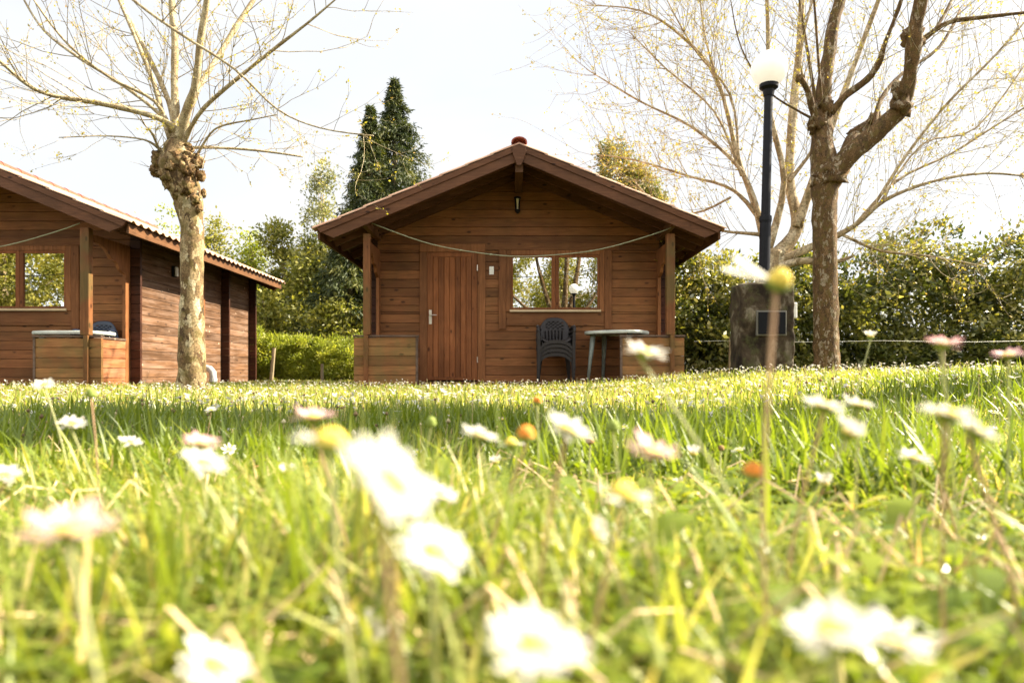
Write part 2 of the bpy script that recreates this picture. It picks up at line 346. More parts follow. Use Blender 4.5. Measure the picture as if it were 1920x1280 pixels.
Vs, Fs, Ts = [], [], []; off = 0
def addblades(x, y, h, wd, lean, tint):
    global off
    blocked = (y > 8.95) & (np.abs(x-.1) < 2.45) | (y > 8.9) & (x < -5.45)
    k = ~blocked; x, y, h, wd, tint = x[k], y[k], h[k], wd[k], tint[k]
    P = np.stack([x, y, gz(x, y)], 1); V, F, T = blades(P, h, wd, rng, lean, tint); Vs.append(V); Fs.append(F+off); Ts.append(np.clip(T, 0, 1)); off += len(V)
for (n, y0, y1, m, hmin, hmax, w0, lean) in ((60000, .10, .9, .30, .02, .075, .0028, 1.5), (56000, .7, 2.6, .25, .035, .085, .0040, .75),
                                         (60000, 2.2, 6.2, .6, .03, .07, .007, .5), (70000, 5.5, 16, 1.5, .03, .075, .013, .45)):
    x, y = wedge(n, y0, y1, m, .8); p = patch(x, y, 1.9, .4); p2 = patch(x, y, 6, 2.)
    h = rng.uniform(hmin, hmax, n)*(.65+.7*p2*p); tint = rng.beta(1.5, 1.9, n)*.8+.12*p2
    tint = tint+np.where(y > 2.6, .16, 0); h = h*np.where(patch(x, y, 3.1, 1.) > .8, 1.5, 1.0)
    tint = np.where(rng.random(n) < .07, rng.uniform(.85, 1, n), tint)
    addblades(x, y, h, w0*rng.uniform(.6, 1.3, n), lean, tint)
# taller tufts, darker fresh grass 1 to 2.5 m off
for (cx, cy, r, n, h0, h1) in ((.35,1.25,.28,900,.08,.15), (-.1,1.7,.4,1000,.08,.14), (.7,1.6,.3,700,.08,.14), (-.9,1.55,.5,1200,.07,.12), (-1.4,2.0,.5,900,.07,.12),
                            (.15,1.0,.16,260,.08,.13), (1.5,2.3,.6,1300,.07,.13), (.95,1.0,.25,350,.07,.12), (2.2,3.2,.8,900,.05,.09), (-.35,.95,.2,300,.07,.11), (.42,.75,.12,140,.08,.12)):
    n = int(n*1.5); h1 += .015; x = rng.normal(cx, r*.6, n); y = rng.normal(cy, r*.45, n); addblades(x, np.abs(y), rng.uniform(h0, h1, n), rng.uniform(.003, .006, n), .45, rng.beta(2, 4, n)*.6)
# a few long arching single blades
n = 420; x, y = wedge(n, .3, 2.5, .1, 1.2); addblades(x, y, rng.uniform(.07, .15, n), rng.uniform(.0022, .005, n), 1.1, rng.beta(1.5, 2.6, n)*.85)
n = 6500; x, y = wedge(n, 2.0, 8.8, .4, .9); addblades(x, y, rng.uniform(.07, .135, n), rng.uniform(.004, .008, n), .7, rng.beta(2, 2.4, n))
np_mesh('grass', np.concatenate(Vs), np.concatenate(Fs), G_GRASS, tint=np.concatenate(Ts), kind='stuff', label='sunlit yellow green lawn grass covering the foreground', cat='grass')

# low broad leaves (clover, daisy rosettes) among the grass
def rosettes(n, ya=.13, yb=2.2, la=.009, lb=.026, za=.005, zb=.05, ea=.1, eb=.9, name='ground_cover', label='low clover and broad rosette leaves among the grass'):
    Vr, Fr, Tr = [], [], []; o = 0
    x, y = wedge(n, ya, yb, .2, 1.1)
    g = gz(x, y)
    for i in range(n):
        k = rng.integers(3, 8); base = rng.beta(2, 2); L0 = rng.uniform(la, lb); z0 = g[i]+rng.uniform(za, zb); base = base*.9+(.15 if rng.random() < .12 else 0)
        for j in range(k):
            a = 2*math.pi*(j+rng.uniform(-.3,.3))/k; e = rng.uniform(ea, eb); Lg = L0*rng.uniform(.7, 1.2); wv = Lg*rng.uniform(.22, .5)
            d = np.array([math.cos(a), math.sin(a), 0]); s = np.array([-math.sin(a), math.cos(a), 0]); up = np.array([0,0,1.])
            p = np.array([x[i], y[i], z0])
            pts = []
            for t, w_ in ((0, .12), (.35, .45), (.62, 1.0), (.85, .85)):
                c = p+d*Lg*t+up*Lg*(e*t-.5*e*t*t); pts += [c-s*wv*.5*w_+up*wv*.12*w_, c+s*wv*.5*w_+up*wv*.12*w_]
            pts.append(p+d*Lg+up*Lg*e*.45)
            Vr += pts; Fr += [(o,o+1,o+3),(o,o+3,o+2),(o+2,o+3,o+5),(o+2,o+5,o+4),(o+4,o+5,o+7),(o+4,o+7,o+6),(o+6,o+7,o+8)]; o += 9
            Tr += [min(1, max(0, base*.9+rng.normal(0, .08)))]*9
    np_mesh(name, np.array(Vr), np.array(Fr), G_COVER, tint=Tr, smooth=True, kind='stuff', label=label, cat='ground cover')
rosettes(4200)
rosettes(420, .16, 1.2, .022, .042, .0, .035, .4, 1.7, 'broad_leaves', 'larger upright spoon shaped leaves standing in the near turf')

# dry pale stalks lying in the turf
mb = MB()
for i in range(420):
    y = .2+2*random.random()**1.4; x = random.uniform(-.8, .8)*y; a = random.uniform(0, 6.28); l = random.uniform(.03, .09); z = float(gz(x, y))
    mb.tube([(x, y, z+random.uniform(.01,.05)), (x+math.cos(a)*l*.5, y+math.sin(a)*l*.5, z+random.uniform(.03,.075)), (x+math.cos(a)*l, y+math.sin(a)*l, z+random.uniform(.0,.06))], [.0009,.0009,.0006], 4)
mb.build('dry_stalks', plain('straw', (.62,.45,.26), .8, .2, 0, .3, 30), kind='stuff', label='pale straw coloured dry stalks lying in the turf', cat='dry grass')

# ---------------------------------------------------------------- log cabin
HW, FIN, PD, LEN, APEX, SL, HWR = 2.2, .15, .96, 4.6, 3.40, .415, 2.83
YF = -PD-.22; YB = LEN+.25; PITCH = .136
def zr(x): return APEX-SL*abs(x)
def boards(mb, axis, plane, out, z0, z1, lim, holes=(), th=.045, ch=.010, pitch=PITCH, z_off=.02):
    """horizontal boards; lim(z) -> (a0, a1); holes: (a0,a1,z0,z1)"""
    cuts = sorted(set([z0, z1]+[z_off+k*pitch for k in range(60) if z0 < z_off+k*pitch < z1]+[h[i] for h in holes for i in (2, 3) if z0 < h[i] < z1]))
    for za, zb in zip(cuts[:-1], cuts[1:]):
        if zb-za < .012: continue
        a0, a1 = lim(zb); b0, b1 = lim(za)
        if b1-b0 < .02: continue
        segs = [(min(a0, b0)-9, max(a1, b1)+9)]
        for h in holes:
            if h[2] < (za+zb)/2 < h[3]:
                n = []
                for s in segs:
                    if h[0] > s[0]: n.append((s[0], min(s[1], h[0])))
                    if h[1] < s[1]: n.append((max(s[0], h[1]), s[1]))
                segs = n
        # butt joints on long runs
        prof = [(out*th, za), (out*ch*1.0*0+0-out*0, za)]
        pr = [(-out*th, za+.0010), (-out*.014, za+.0018), (0, za+.0045), (0, zb-.0045), (-out*.014, zb-.0018), (-out*th, zb-.0010)]
        for s0, s1 in segs:
            e0 = [max(s0, lim(z)[0]) for _, z in pr]; e1 = [min(s1, lim(z)[1]) for _, z in pr]
            e1 = [max(a, b) for a, b in zip(e0, e1)]
            if max(b-a for a, b in zip(e0, e1)) < .02: continue
            if axis == 'X': r0 = [(a, plane+p, z) for a, (p, z) in zip(e0, pr)]; r1 = [(a, plane+p, z) for a, (p, z) in zip(e1, pr)]
            else: r0 = [(plane+p, a, z) for a, (p, z) in zip(e0, pr)]; r1 = [(plane+p, a, z) for a, (p, z) in zip(e1, pr)]
            if (axis == 'X') == (out < 0): mb.prism(r0, r1)
            else: mb.prism(r1, r0)
    return mb
def slope_board(mb, side, y0, y1, dz0, dz1, x0, x1, cut=0):
    """sloped board following the roof: top zr-dz0, bottom zr-dz1"""
    xa, xb = side*x0, side*x1; xc = side*(x1-cut)
    p = [(xa, zr(xa)-dz0), (xb, zr(xb)-dz0), (xc, zr(xc)-dz1), (xa, zr(xa)-dz1)]
    if side < 0: p = p[::-1]
    mb.prism([(x, y0, z) for x, z in p], [(x, y1, z) for x, z in p])
def make_cabin(loc):
    t = thing('log_cabin', loc)
    WIN = (-.19, 1.34, 1.14, 2.10); DOOR = (-1.54, -.517, .0, 2.2)
    def glim(z):
        w_ = (APEX-.10-z)/SL; w_ = max(0, min(HW-.001, w_)); return (-w_, w_)
    boards(MB(), 'X', 0, -1, .02, 3.3, glim, [WIN, DOOR]).build('wall', W_X, t, label='front gable wall of amber horizontal boards')
    boards(MB(), 'X', LEN, 1, .02, 3.3, glim).build('wall', W_X, t)
    for s in (-1, 1):
        top = zr(HW)-.14
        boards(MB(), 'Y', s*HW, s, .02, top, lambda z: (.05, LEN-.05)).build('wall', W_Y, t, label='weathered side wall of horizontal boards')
        b = MB()
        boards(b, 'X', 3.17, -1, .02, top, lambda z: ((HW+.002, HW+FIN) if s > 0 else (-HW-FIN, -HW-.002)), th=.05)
        b.build('wall_fin', W_DK, t, label='protruding log ends, shade painted into the wood colour')
        for yy in (0, LEN):
            b = MB(); boards(b, 'X', yy, -1 if yy == 0 else 1, .02, 2.26, lambda z: ((HW+.002, HW+FIN) if s > 0 else (-HW-FIN, -HW-.002)), th=.05); b.build('wall_fin', W_DK, t, label='protruding log ends, shade painted into the wood colour')
        b = MB(); b.box(s*(HW+.001), s*(HW+.03), 2.35, 2.40, .9, 2.05) if s > 0 else b.box(-HW-.03, -HW-.001, 2.35, 2.40, .9, 2.05)
        b.build('batten', W_Z, t)
        # porch side parapet, bracket, post
        boards(MB(), 'Y', s*HW, s, .02, .69, lambda z: (-PD+.05, -.122), th=.04).build('parapet', W_PARS, t)
        b = MB(); b.box(*sorted((s*(HW-.055), s*(HW+.015))), -PD+.05, -.122, .691, .72); b.build('parapet_cap', W_CAP, t, bevel=.004)
        prof = [(-.88,2.09),(-.88,1.99),(-.74,1.985),(-.62,1.95),(-.52,1.88),(-.47,1.82),(-.38,1.82),(-.31,1.79),(-.27,1.72),(-.20,1.69),(-.12,1.66),(-.12,.02),(-.002,.02),(-.002,2.09)]
        xa, xb = s*(HW-.045), s*(HW+.001)
        b = MB(); b.prism([(xa, y, z) for y, z in prof], [(xb, y, z) for y, z in prof]); b.build('bracket', W_Z, t)
        # front parapet, runs past the corner
        lim = (lambda z: (1.47, HW+FIN)) if s > 0 else (lambda z: (-HW-FIN, -1.47))
        b = boards(MB(), 'X', -PD, -1, .0, .69, lim, th=.045); b.build('parapet', W_PAR, t)
        b = MB(); b.box(*sorted((s*1.44, s*1.47)), -PD-.012, -PD+.055, -.02, .70); b.build('trim', W_CAP, t, bevel=.003)
        b = MB(); b.box(*sorted((s*1.43, s*(HW+FIN+.01))), -PD-.02, -PD+.06, .70, .725); b.build('parapet_cap', W_CAP, t, bevel=.004)
        pw = .10 if s < 0 else .12
        b = MB(); b.box(*sorted((s*(HW-pw+.01), s*(HW+.01))), -PD-.045, -PD+.05, .728, 2.16); b.build('post', W_POST, t, bevel=.006)
        b = MB(); b.box(*sorted((s*(HW-.06), s*(HW+.0))), -PD-.052, -PD-.013, -.04, .726); b.build('post', W_POST, t, bevel=.004)
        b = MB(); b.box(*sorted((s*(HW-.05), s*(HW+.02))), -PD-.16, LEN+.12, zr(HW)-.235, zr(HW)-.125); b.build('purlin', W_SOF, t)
    # plinth and deck
    MB().box(-HW+.03, HW-.03, .03, LEN-.03, -.2, .015).build('plinth', M_CONC, t)
    b = MB()
    for i in range(9):
        y0 = -PD+.05+i*.101; b.box(-HW+.05, HW-.05, y0, y0+.094, .03, .055)
    b.build('deck', W_BG, t); MB().box(-1.44, 1.44, -PD-.005, -PD+.04, -.06, .05).build('deck_edge', W_BG, t, bevel=.004)
    # roof
    rf = MB()
    n = 0
    for s in (-1, 1):   # underlay planks
        xa, xb = 0, s*(HWR-.01); p = [(xa, zr(0)-.045), (xb, zr(xb)-.045), (xb, zr(xb)-.07), (xa, zr(0)-.07)]
        if s < 0: p = p[::-1]
        k = 0; y = YF+.035
        while y < YB-.04:
            y1 = min(y+.138, YB-.035); rf.prism([(x, y, z) for x, z in p], [(x, y1-.004, z) for x, z in p]); y = y1
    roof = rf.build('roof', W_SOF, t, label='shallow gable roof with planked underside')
    V, Fq = [], []; per = .19; ny = int((YB-YF)/per*10); rows = 8
    for s in (-1, 1):
        for r in range(rows):
            xa = HWR/rows*r; xb = HWR/rows*(r+1)+.05
            k = len(V)
            for (x, lift) in ((xa, -.004), (xb, .010)):
                for dz in (0, -.013):
                    for j in range(ny+1):
                        y = YF-.02+(YB-YF+.04)*j/ny; ww = math.sin(2*math.pi*(y-YF)/per)
                        wv = .024*(ww if ww > 0 else ww*.6); jit = .010*noise.noise(Vector((x*3*s, round((y-YF)/per), 0)))
                        V.append((s*(x+jit), y, APEX-SL*x+lift+wv+dz-.01))
            m_ = ny+1
            for j in range(ny):
                a, b_, c, d = k+j, k+m_+j, k+2*m_+j, k+3*m_+j     # a: inner top, b: inner bottom, c: outer top, d: outer bottom
                q = [(a, a+1, c+1, c), (b_, d, d+1, b_+1), (c, c+1, d+1, d)]
                Fq += q if s < 0 else [z[::-1] for z in q]
            for j in (0, ny):
                Fq.append((k+j, k+m_+j, k+3*m_+j, k+2*m_+j))
    b = MB(); b.v = V; b.f = Fq; b.build('roof_tiles', M_TILE, roof)
    b = MB(); y = YF-.04
    while y < YB:
        prof = [(.105*math.cos(a), .075*math.sin(a)) for a in [math.pi*i/10 for i in range(11)]]
        outer = [(x, z) for x, z in prof]; inner = [(x*.84, z*.8) for x, z in prof[::-1]]
        ring = outer+inner
        b.prism([(x*1.06, y, z*1.08+APEX-.02) for x, z in ring], [(x, y+.40, z+APEX-.025) for x, z in ring]); y += .38
    b.build('ridge_tile', M_RIDGE, roof)
    for s in (-1, 1):
        b = MB(); slope_board(b, s, YF-.012, YF+.03, .040, .120, .0, HWR-.02, .05); b.build('barge_board', W_BG, roof)
        b = MB(); slope_board(b, s, YF+.006, YF+.05, .122, .262, .0, HWR-.08, .17); b.build('barge_board', W_BG, roof)
        b = MB(); slope_board(b, s, YB-.05, YB-.01, .04, .28, .0, HWR-.03, .15); b.build('barge_board', W_BG, roof)
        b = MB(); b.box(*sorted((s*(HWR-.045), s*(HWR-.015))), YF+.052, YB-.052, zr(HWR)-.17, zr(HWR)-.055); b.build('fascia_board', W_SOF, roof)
        y = YF+.09
        k = 0
        for y in (-PD+.05, -PD+.42, -.12, .62, 1.35, 2.1, 2.8, 3.6, 4.3):
            x0 = .06 if y < 0 else HW+.02
            b = MB(); slope_board(b, s, y, y+.055, .071, .071+.13, x0, HWR-.06, .05); b.build('rafter', W_BG, roof)
    MB().box(-.055, .055, YF+.055, -.002, 2.99, 3.26).build('ridge_beam', W_SOF, roof, bevel=.005)
    b = MB(); p = [(-.085,3.33),(-.10,3.25),(-.03,3.06),(.03,3.06),(.10,3.25),(.085,3.33)]
    b.prism([(x, YF-.045, z) for x, z in p], [(x, YF-.0125, z) for x, z in p]); b.build('apex_block', W_BG, roof, bevel=.004)
    # window
    wn = MB()
    x0, x1, z0, z1 = WIN
    wn.box(x0, x0+.075, -.03, .05, z0, z1-.0).box(x1-.075, x1, -.03, .05, z0, z1).box(x0+.075, x1-.075, -.03, .05, z1-.07, z1).box(x0+.075, x1-.075, -.03, .05, z0, z0+.035)
    win = wn.build('window', W_Z, t, bevel=.004, label='two pane casement window in varnished wood')
    for (a, c) in ((-.083, .517), (.633, 1.233)):
        f = MB(); e = .052; g0, g1 = 1.208, 1.99
        f.box(a-(.056 if a > 0 else .03), a, -.022, .03, g0-e*.6, g1+e*.7).box(c, c+(.057 if a < 0 else .03), -.022, .03, g0-e*.6, g1+e*.7).box(a, c, -.022, .03, g1, g1+e*.7).box(a, c, -.022, .03, g0-e*.6, g0)
        f.build('sash', W_DOOR, win, bevel=.004)
        MB().box(a-.004, c+.004, .0, .006, g0-.004, g1+.004).build('pane', M_GLASS, win)
    MB().box(-.135, 1.285, -.062, -.0305, 1.138, 1.172).build('sill', W_SILL, win, bevel=.004)
    for (a, c, za, zb, mm, yy) in ((-.308,-.192,.87,2.10,W_Z,-.032), (1.342,1.458,.87,2.10,W_Z,-.032), (-.19,1.34,.955,1.136,W_X,-.016), (-.515,1.57,2.102,2.215,W_X,-.028), (-.19,1.34,.925,.953,W_X,-.026)):
        MB().box(a, c, yy, -.001, za, zb).build('window_trim', mm, win, bevel=.004)
    # door
    d = MB(); d.box(-1.54,-1.427,-.028,.05,.056,2.07).box(-.638,-.517,-.028,.05,.056,2.07).box(-1.54,-.517,-.03,.05,2.072,2.2)
    d.build('door_frame', W_Z, t, bevel=.005)
    d = MB(); lx0, lx1 = -1.422, -.643
    d.box(lx0, lx0+.085, -.012, .035, .075, 2.066).box(lx1-.085, lx1, -.012, .035, .075, 2.066).box(lx0+.087, lx1-.087, -.012, .035, 2.0, 2.066)
    nn = 7; wpl = (lx1-lx0-.176)/nn
    for i in range(nn):
        a = lx0+.088+i*wpl; p = [(a+.001, .03), (a+.001, .002), (a+.008, -.006), (a+wpl-.008, -.006), (a+wpl-.001, .002), (a+wpl-.001, .03)]
        d.prism([(x, y, .125) for x, y in p], [(x, y, 1.998) for x, y in p])
    d.box(lx0+.03, lx1-.06, -.028, .034, .078, .122)
    door = d.build('door', W_DOOR, t, label='closed plank door of reddish brown varnished wood')
    h = MB(); h.box(-1.395, -1.352, -.022, -.0125, .95, 1.17); h.tube([(-1.373,-.02,1.088),(-1.373,-.06,1.088),(-1.36,-.065,1.088),(-1.27,-.065,1.088)], [.009,.009,.009,.008], 8)
    h.build('handle', M_STEEL, door, bevel=.002)
    for z in (1.78, .35):
        h = MB(); h.tube([(-.640,-.034,z),(-.640,-.034,z+.09)], [.008,.008], 8); h.build('hinge', M_STEEL, door)
    MB().box(-.455, -.385, -.012, -.001, 1.725, 1.85).box(-.435,-.405,-.018,-.0121,1.75,1.825).build('wall_switch', M_WHITE, t, bevel=.002)
    # lantern
    lx = -.015
    la = MB(); la.box(lx-.03, lx+.03, -.02, -.001, 2.76, 2.93); la.box(lx-.012, lx+.012, -.07, -.02, 2.90, 2.925); la.lathe([(.02,.155),(.055,.15),(.06,.135),(.02,.13)], 6, (lx,-.09,2.76)); la.lathe([(.03,-.02),(.042,-.01),(.045,.01),(.03,.02)], 6, (lx,-.09,2.70))
    la.lathe([(.015,-.045),(.03,-.02),(.015,-.018)], 8, (lx,-.09,2.70))
    for i in range(4):
        a = math.pi/4+i*math.pi/2; la.tube([(lx+.042*math.cos(a), -.09+.042*math.sin(a), 2.71), (lx+.055*math.cos(a), -.09+.055*math.sin(a), 2.90)], [.006,.006], 4)
    la = la.build('lantern', M_BLACK, t); MB().lathe([(.012,0),(.014,.08),(.022,.17)], 10, (lx,-.09,2.715)).build('lantern_glass', M_LGLASS, la)
    # side lamp on the right wall
    b = MB(); b.box(HW+.002, HW+.05, 1.22, 1.32, 1.82, 2.0); sl = b.build('side_lamp', M_BLACK, t, bevel=.004)
    MB().box(HW+.051, HW+.085, 1.235, 1.305, 1.83, 1.985).build('lamp_shade', M_WHITE, sl, bevel=.01)
    # interior: partition and curtains
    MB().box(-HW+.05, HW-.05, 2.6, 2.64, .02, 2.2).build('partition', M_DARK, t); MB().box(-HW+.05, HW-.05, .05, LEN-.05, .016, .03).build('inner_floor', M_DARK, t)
    return t
CAB_C = (.10, 10.67, 0.0); CAB_L = (-7.85, 10.10, -.035)
cab = make_cabin(CAB_C); tag(cab, 'brown wooden cabin with gable roof in the centre, stacked chairs on its porch', 'cabin', 'holiday cabins')
cab2 = copy_tree(cab); cab2.location = CAB_L
cab2['label'] = 'brown wooden cabin at the left edge, its weathered side wall behind the pale trunk'

for (a, c) in ((-.09,.02), (.55,.70), (1.10,1.24)):
    v, f = [], []; m_ = 24
    for j in range(m_+1):
        x = a+(c-a)*j/m_; y = 0.075+.018*math.sin(j*1.6); v += [(x, y, 1.1), (x, y, 2.08)]
        if j < m_: f.append((2*j, 2*j+2, 2*j+3, 2*j+1))
    b = MB(); b.v = v; b.f = f; cu = b.build('curtain', M_CURT, cab2, smooth=True); so = cu.modifiers.new('s', 'SOLIDIFY'); so.thickness = .004

# rope lines under the porch eaves
def rope(p0, p1, sag, label):
    pts = []
    for i in range(31):
        u = i/30; v = 4*u*(1-u); pts.append((p0[0]+(p1[0]-p0[0])*u, p0[1]+.01*math.sin(u*9), p0[2]+(p1[2]-p0[2])*u-sag*v+.004*math.sin(u*23)))
    b = MB(); b.tube(pts, [.0065]*31, 5)
    for u in (9, 12, 22):
        p = Vector(pts[u]); b.tube([p+Vector((-.02,0,.0)), p, p+Vector((.02,0,0))], [.006,.014,.006], 6)
    b.build('clothes_line', M_ROPE, smooth=True, label=label, cat='rope', group='washing lines on the porches')
rope((-2.0, 9.65, 2.31), (2.25, 9.65, 2.24), .44, 'sagging pale green rope strung across the porch of the central cabin')
rope((-10.0, 9.08, 2.20), (-5.75, 9.08, 2.18), .42, 'sagging green rope strung across the porch of the left cabin')

# ---------------------------------------------------------------- porch furniture
def grid_part(name, fn, nu, nv, hole, m, parent, th=.006):
    b = MB(); b.v = [tuple(fn(i/nu, j/nv)) for j in range(nv+1) for i in range(nu+1)]
    b.f = [(j*(nu+1)+i, j*(nu+1)+i+1, (j+1)*(nu+1)+i+1, (j+1)*(nu+1)+i) for j in range(nv) for i in range(nu) if not hole(i, j)]
    o = b.build(name, m, parent, smooth=True); s = o.modifiers.new('s', 'SOLIDIFY'); s.thickness = th; s.offset = 0; return o
def make_chair(m, loc, rz, **kw):
    t = thing('plastic_chair', loc, rz, **kw)      # faces -Y
    def seat(u, v): 
        x = (u-.5)*(.42-.05*v); y = -.22+.42*v; z = .425-.03*v+.06*(abs(u-.5)*2)**4-.05*max(0, (.12-v)/.12)**2
        return (x, y, z)
    grid_part('seat', seat, 16, 14, lambda i, j: False, m, t, .012)
    def back(u, v):
        a = (u-.5)*2; top = .80-.26*(abs(a)**3.2); zz = .40+(top-.40)*v; ww = .25+.025*math.sin(v*2.5)
        x = a*ww; y = .19+.10*v-.10*(abs(a)**2)*(1-.35*v)
        return (x, y, zz)
    def hole(i, j):
        if 8 <= i < 24 and 17 <= j < 27: return (i+j) % 4 in (0, 1) and (i-j) % 4 in (0, 1)
        if 7 <= i < 25 and 3 <= j < 16: return i % 3 == 1
        return False
    grid_part('backrest', back, 32, 32, hole, m, t, .008)
    for s in (-1, 1):
        b = MB(); b.tube([(s*.225,.14,.60),(s*.262,.02,.635),(s*.27,-.12,.63),(s*.265,-.19,.60),(s*.262,-.215,.52)], [.022,.026,.028,.026,.022], 8); b.build('armrest', m, t, smooth=True)
        def leg(pts, wd, name='leg'):
            b = MB()
            r = []
            for (x, y, z), w_ in zip(pts, wd): r.append([(x-w_, y-w_, z), (x+w_, y-w_, z), (x+w_, y+w_*.6, z), (x-w_, y+w_*.6, z)])
            b.v = [p for q in r for p in q]; n = len(r)
            b.f = [(4*i+k, 4*i+(k+1)%4, 4*i+4+(k+1)%4, 4*i+4+k) for i in range(n-1) for k in range(4)]+[(3,2,1,0), (4*n-4,4*n-3,4*n-2,4*n-1)]
            b.build(name, m, t, bevel=.004)
        leg([(s*.262,-.215,.0),(s*.255,-.21,.25),(s*.262,-.215,.54)], [.019,.024,.022])
        leg([(s*.235,.26,.0),(s*.21,.22,.25),(s*.19,.17,.42)], [.018,.022,.026])
    # front apron arch between the legs
    b = MB(); pts = []
    for i in range(13):
        a = -1+2*i/12; pts.append((a*.235, -.222+.0, .385-.10*abs(a)**3))
    for i in range(12):
        (xa, ya, za), (xb, yb, zb) = pts[i], pts[i+1]; b.prism([(xa,ya-.01,za+.045),(xa,ya+.012,za+.045),(xa,ya+.012,za-.006),(xa,ya-.01,za-.006)], [(xb,yb-.01,zb+.045),(xb,yb+.012,zb+.045),(xb,yb+.012,zb-.006),(xb,yb-.01,zb-.006)])
    b.build('apron', m, t)
    return t
c0 = make_chair(M_CHAIR, (.645, 10.30, .057), 0, cat='chair', group='stacked chairs on the porch')
cl = ['dark grey plastic chair at the bottom of the stack beside the porch table', 'dark grey plastic chair second from the bottom of the porch stack',
      'dark grey plastic chair third from the bottom, just under the top one of the stack', 'dark grey plastic armchair on top of the stack, lattice back fully showing']
c0['label'] = cl[0]
for k in range(1, 4):
    c = copy_tree(c0); c.location = (.645+.003*k, 10.30-.012*k, .057+.062*k); c['label'] = cl[k]
b0 = make_chair(M_BLUE, (-5.95, 9.78, .02), R(8), label='dark blue plastic chair at the bottom of the stack on the left cabin porch', cat='chair', group='blue chairs stacked on the left porch')
b0.scale = (.88, .88, 1)
for k, lb in ((1, 'dark blue plastic chair in the middle of the stack on the left cabin porch'), (2, 'dark blue plastic chair on top of its stack, backrest showing over the left cabin table')):
    c = copy_tree(b0); c.location = (-5.95, 9.78-.012*k, .02+.065*k); c['label'] = lb
def make_table(loc, a, c, **kw):
    t = thing('plastic_table', loc, R(-30), **kw); b = MB()
    prof = [(.05,.722),(.94,.722),(.955,.705),(.985,.705),(1.0,.72),(1.0,.74),(.985,.75),(.93,.752),(.05,.75)]
    k = 40; n = len(prof)
    for r, z in prof:
        for j in range(k):
            an = 2*math.pi*j/k; ca, sa = math.cos(an), math.sin(an); b.v.append((a*r*math.copysign(abs(ca)**.7, ca), c*r*math.copysign(abs(sa)**.7, sa), z))
    for i in range(n-1):
        for j in range(k): b.f.append((i*k+j, i*k+(j+1)%k, (i+1)*k+(j+1)%k, (i+1)*k+j))
    b.f += [tuple(range(k))[::-1], tuple(range((n-1)*k, n*k))]
    b.build('table_top', M_TABLE, t)
    for sx in (-1, 1):
        for sy in (-1, 1):
            q = MB(); x1, y1 = sx*a*.62, sy*c*.55; x0, y0 = sx*a*.74, sy*c*.72
            q.tube([(x0,y0,0),((x0+x1)/2,(y0+y1)/2,.36),(x1,y1,.715)], [.022,.030,.042], 10); q.build('leg', M_TLEG, t, smooth=True)
    return t
tb = make_table((1.57, 10.24, .057), .46, .40, label='pale green plastic table behind the parapet of the central cabin porch', cat='table', group='porch tables')
tb2 = copy_tree(tb); tb2.location = (-6.15, 9.60, .012); tb2.rotation_euler = (0,0,0); tb2.scale = (1.1, .85, 1); tb2['label'] = 'pale plastic table whose top overhangs the parapet of the left cabin porch'

# drain pipe beside the left tree
b = MB(); b.tube([(-5.70,12.5,.27),(-5.60,12.5,.28),(-5.52,12.48,.26),(-5.46,12.45,.20),(-5.45,12.45,.10),(-5.45,12.45,-.1)], [.062]*6, 14)
dp = thing('drain_pipe', (0,0,0), label='bent grey plastic pipe coming out of the left cabin wall behind the tree trunk', cat='pipe')
b.build('pipe', M_PVC, dp, smooth=True); MB().lathe([(.072,0),(.072,.06)], 14, (-5.45,12.45,.03)).build('pipe_collar', M_PVC, dp)

# ---------------------------------------------------------------- lamp post and concrete block
g0 = float(gz(2.66, 7.3))
def make_lamp(loc, tilt, h0, **kw):
    t = thing('lamp_post', loc, 0, **kw); t.rotation_euler = (0, tilt, 0)
    MB().lathe([(.055,h0),(.055,1.62),(.052,1.66)], 18).build('pole', M_BLACK, t, smooth=False)
    MB().lathe([(.060,1.61),(.062,1.63),(.060,1.67),(.04,1.675)], 18).build('pole_collar', M_BLACK, t)
    MB().lathe([(.046,1.67),(.042,2.98)], 18).build('pole', M_BLACK, t)
    MB().lathe([(.05,2.9),(.06,2.96),(.092,2.985),(.095,3.02),(.07,3.03)], 22).build('globe_holder', M_BLACK, t)
    b = MB(); pr = []
    for i in range(25):
        a = -math.pi/2+.42+(math.pi-.42)*i/24; pr.append((max(.001, .182*math.cos(a)), .182*math.sin(a)+3.18))
    b.lathe(pr, 36); b.build('globe', M_GLOBE, t, smooth=True); return t
make_lamp((2.56, 7.0, g0-.02), R(1.4), .9, label='black lamp post with white globe rising from the concrete block', cat='street lamp', group='globe lamps on the lawn')
lp2 = make_lamp((2.2, -2.9, 0), 0, .0, label='black lamp post with white globe, seen only mirrored in the right window pane', cat='street lamp', group='globe lamps on the lawn')
# block: rounded box, displaced
cb = thing('concrete_block', (2.535, 6.96, g0-.03), R(0), label='stained mossy concrete block with a dark plate at the foot of the lamp post', cat='concrete block')
b = MB(); n = 120; lv = 44; hw, hd, rr = .265, .21, .12
for i in range(lv+1):
    z = .97*i/lv; sh = 0 if i < lv else .02
    for j in range(n):
        a = 2*math.pi*j/n; ca, sa = math.cos(a), math.sin(a); px = math.copysign(abs(ca)**(.10 if ca > 0 else .28), ca)*(hw-sh); py = math.copysign(abs(sa)**(.10 if ca > 0 else .28), sa)*(hd-sh)
        k = 1+.05*noise.noise(Vector((px*5, py*5, z*4)))+.035*noise.noise(Vector((px*17, py*17, z*14))); b.v.append((px*k, py*k, z+(.02*noise.noise(Vector((px*6, py*6, 3))) if i == lv else 0)))
for i in range(lv):
    for j in range(n): b.f.append((i*n+j, i*n+(j+1)%n, (i+1)*n+(j+1)%n, (i+1)*n+j))
b.f.append(tuple(range(lv*n, lv*n+n))); b.build('block', M_CONC, cb, smooth=True)
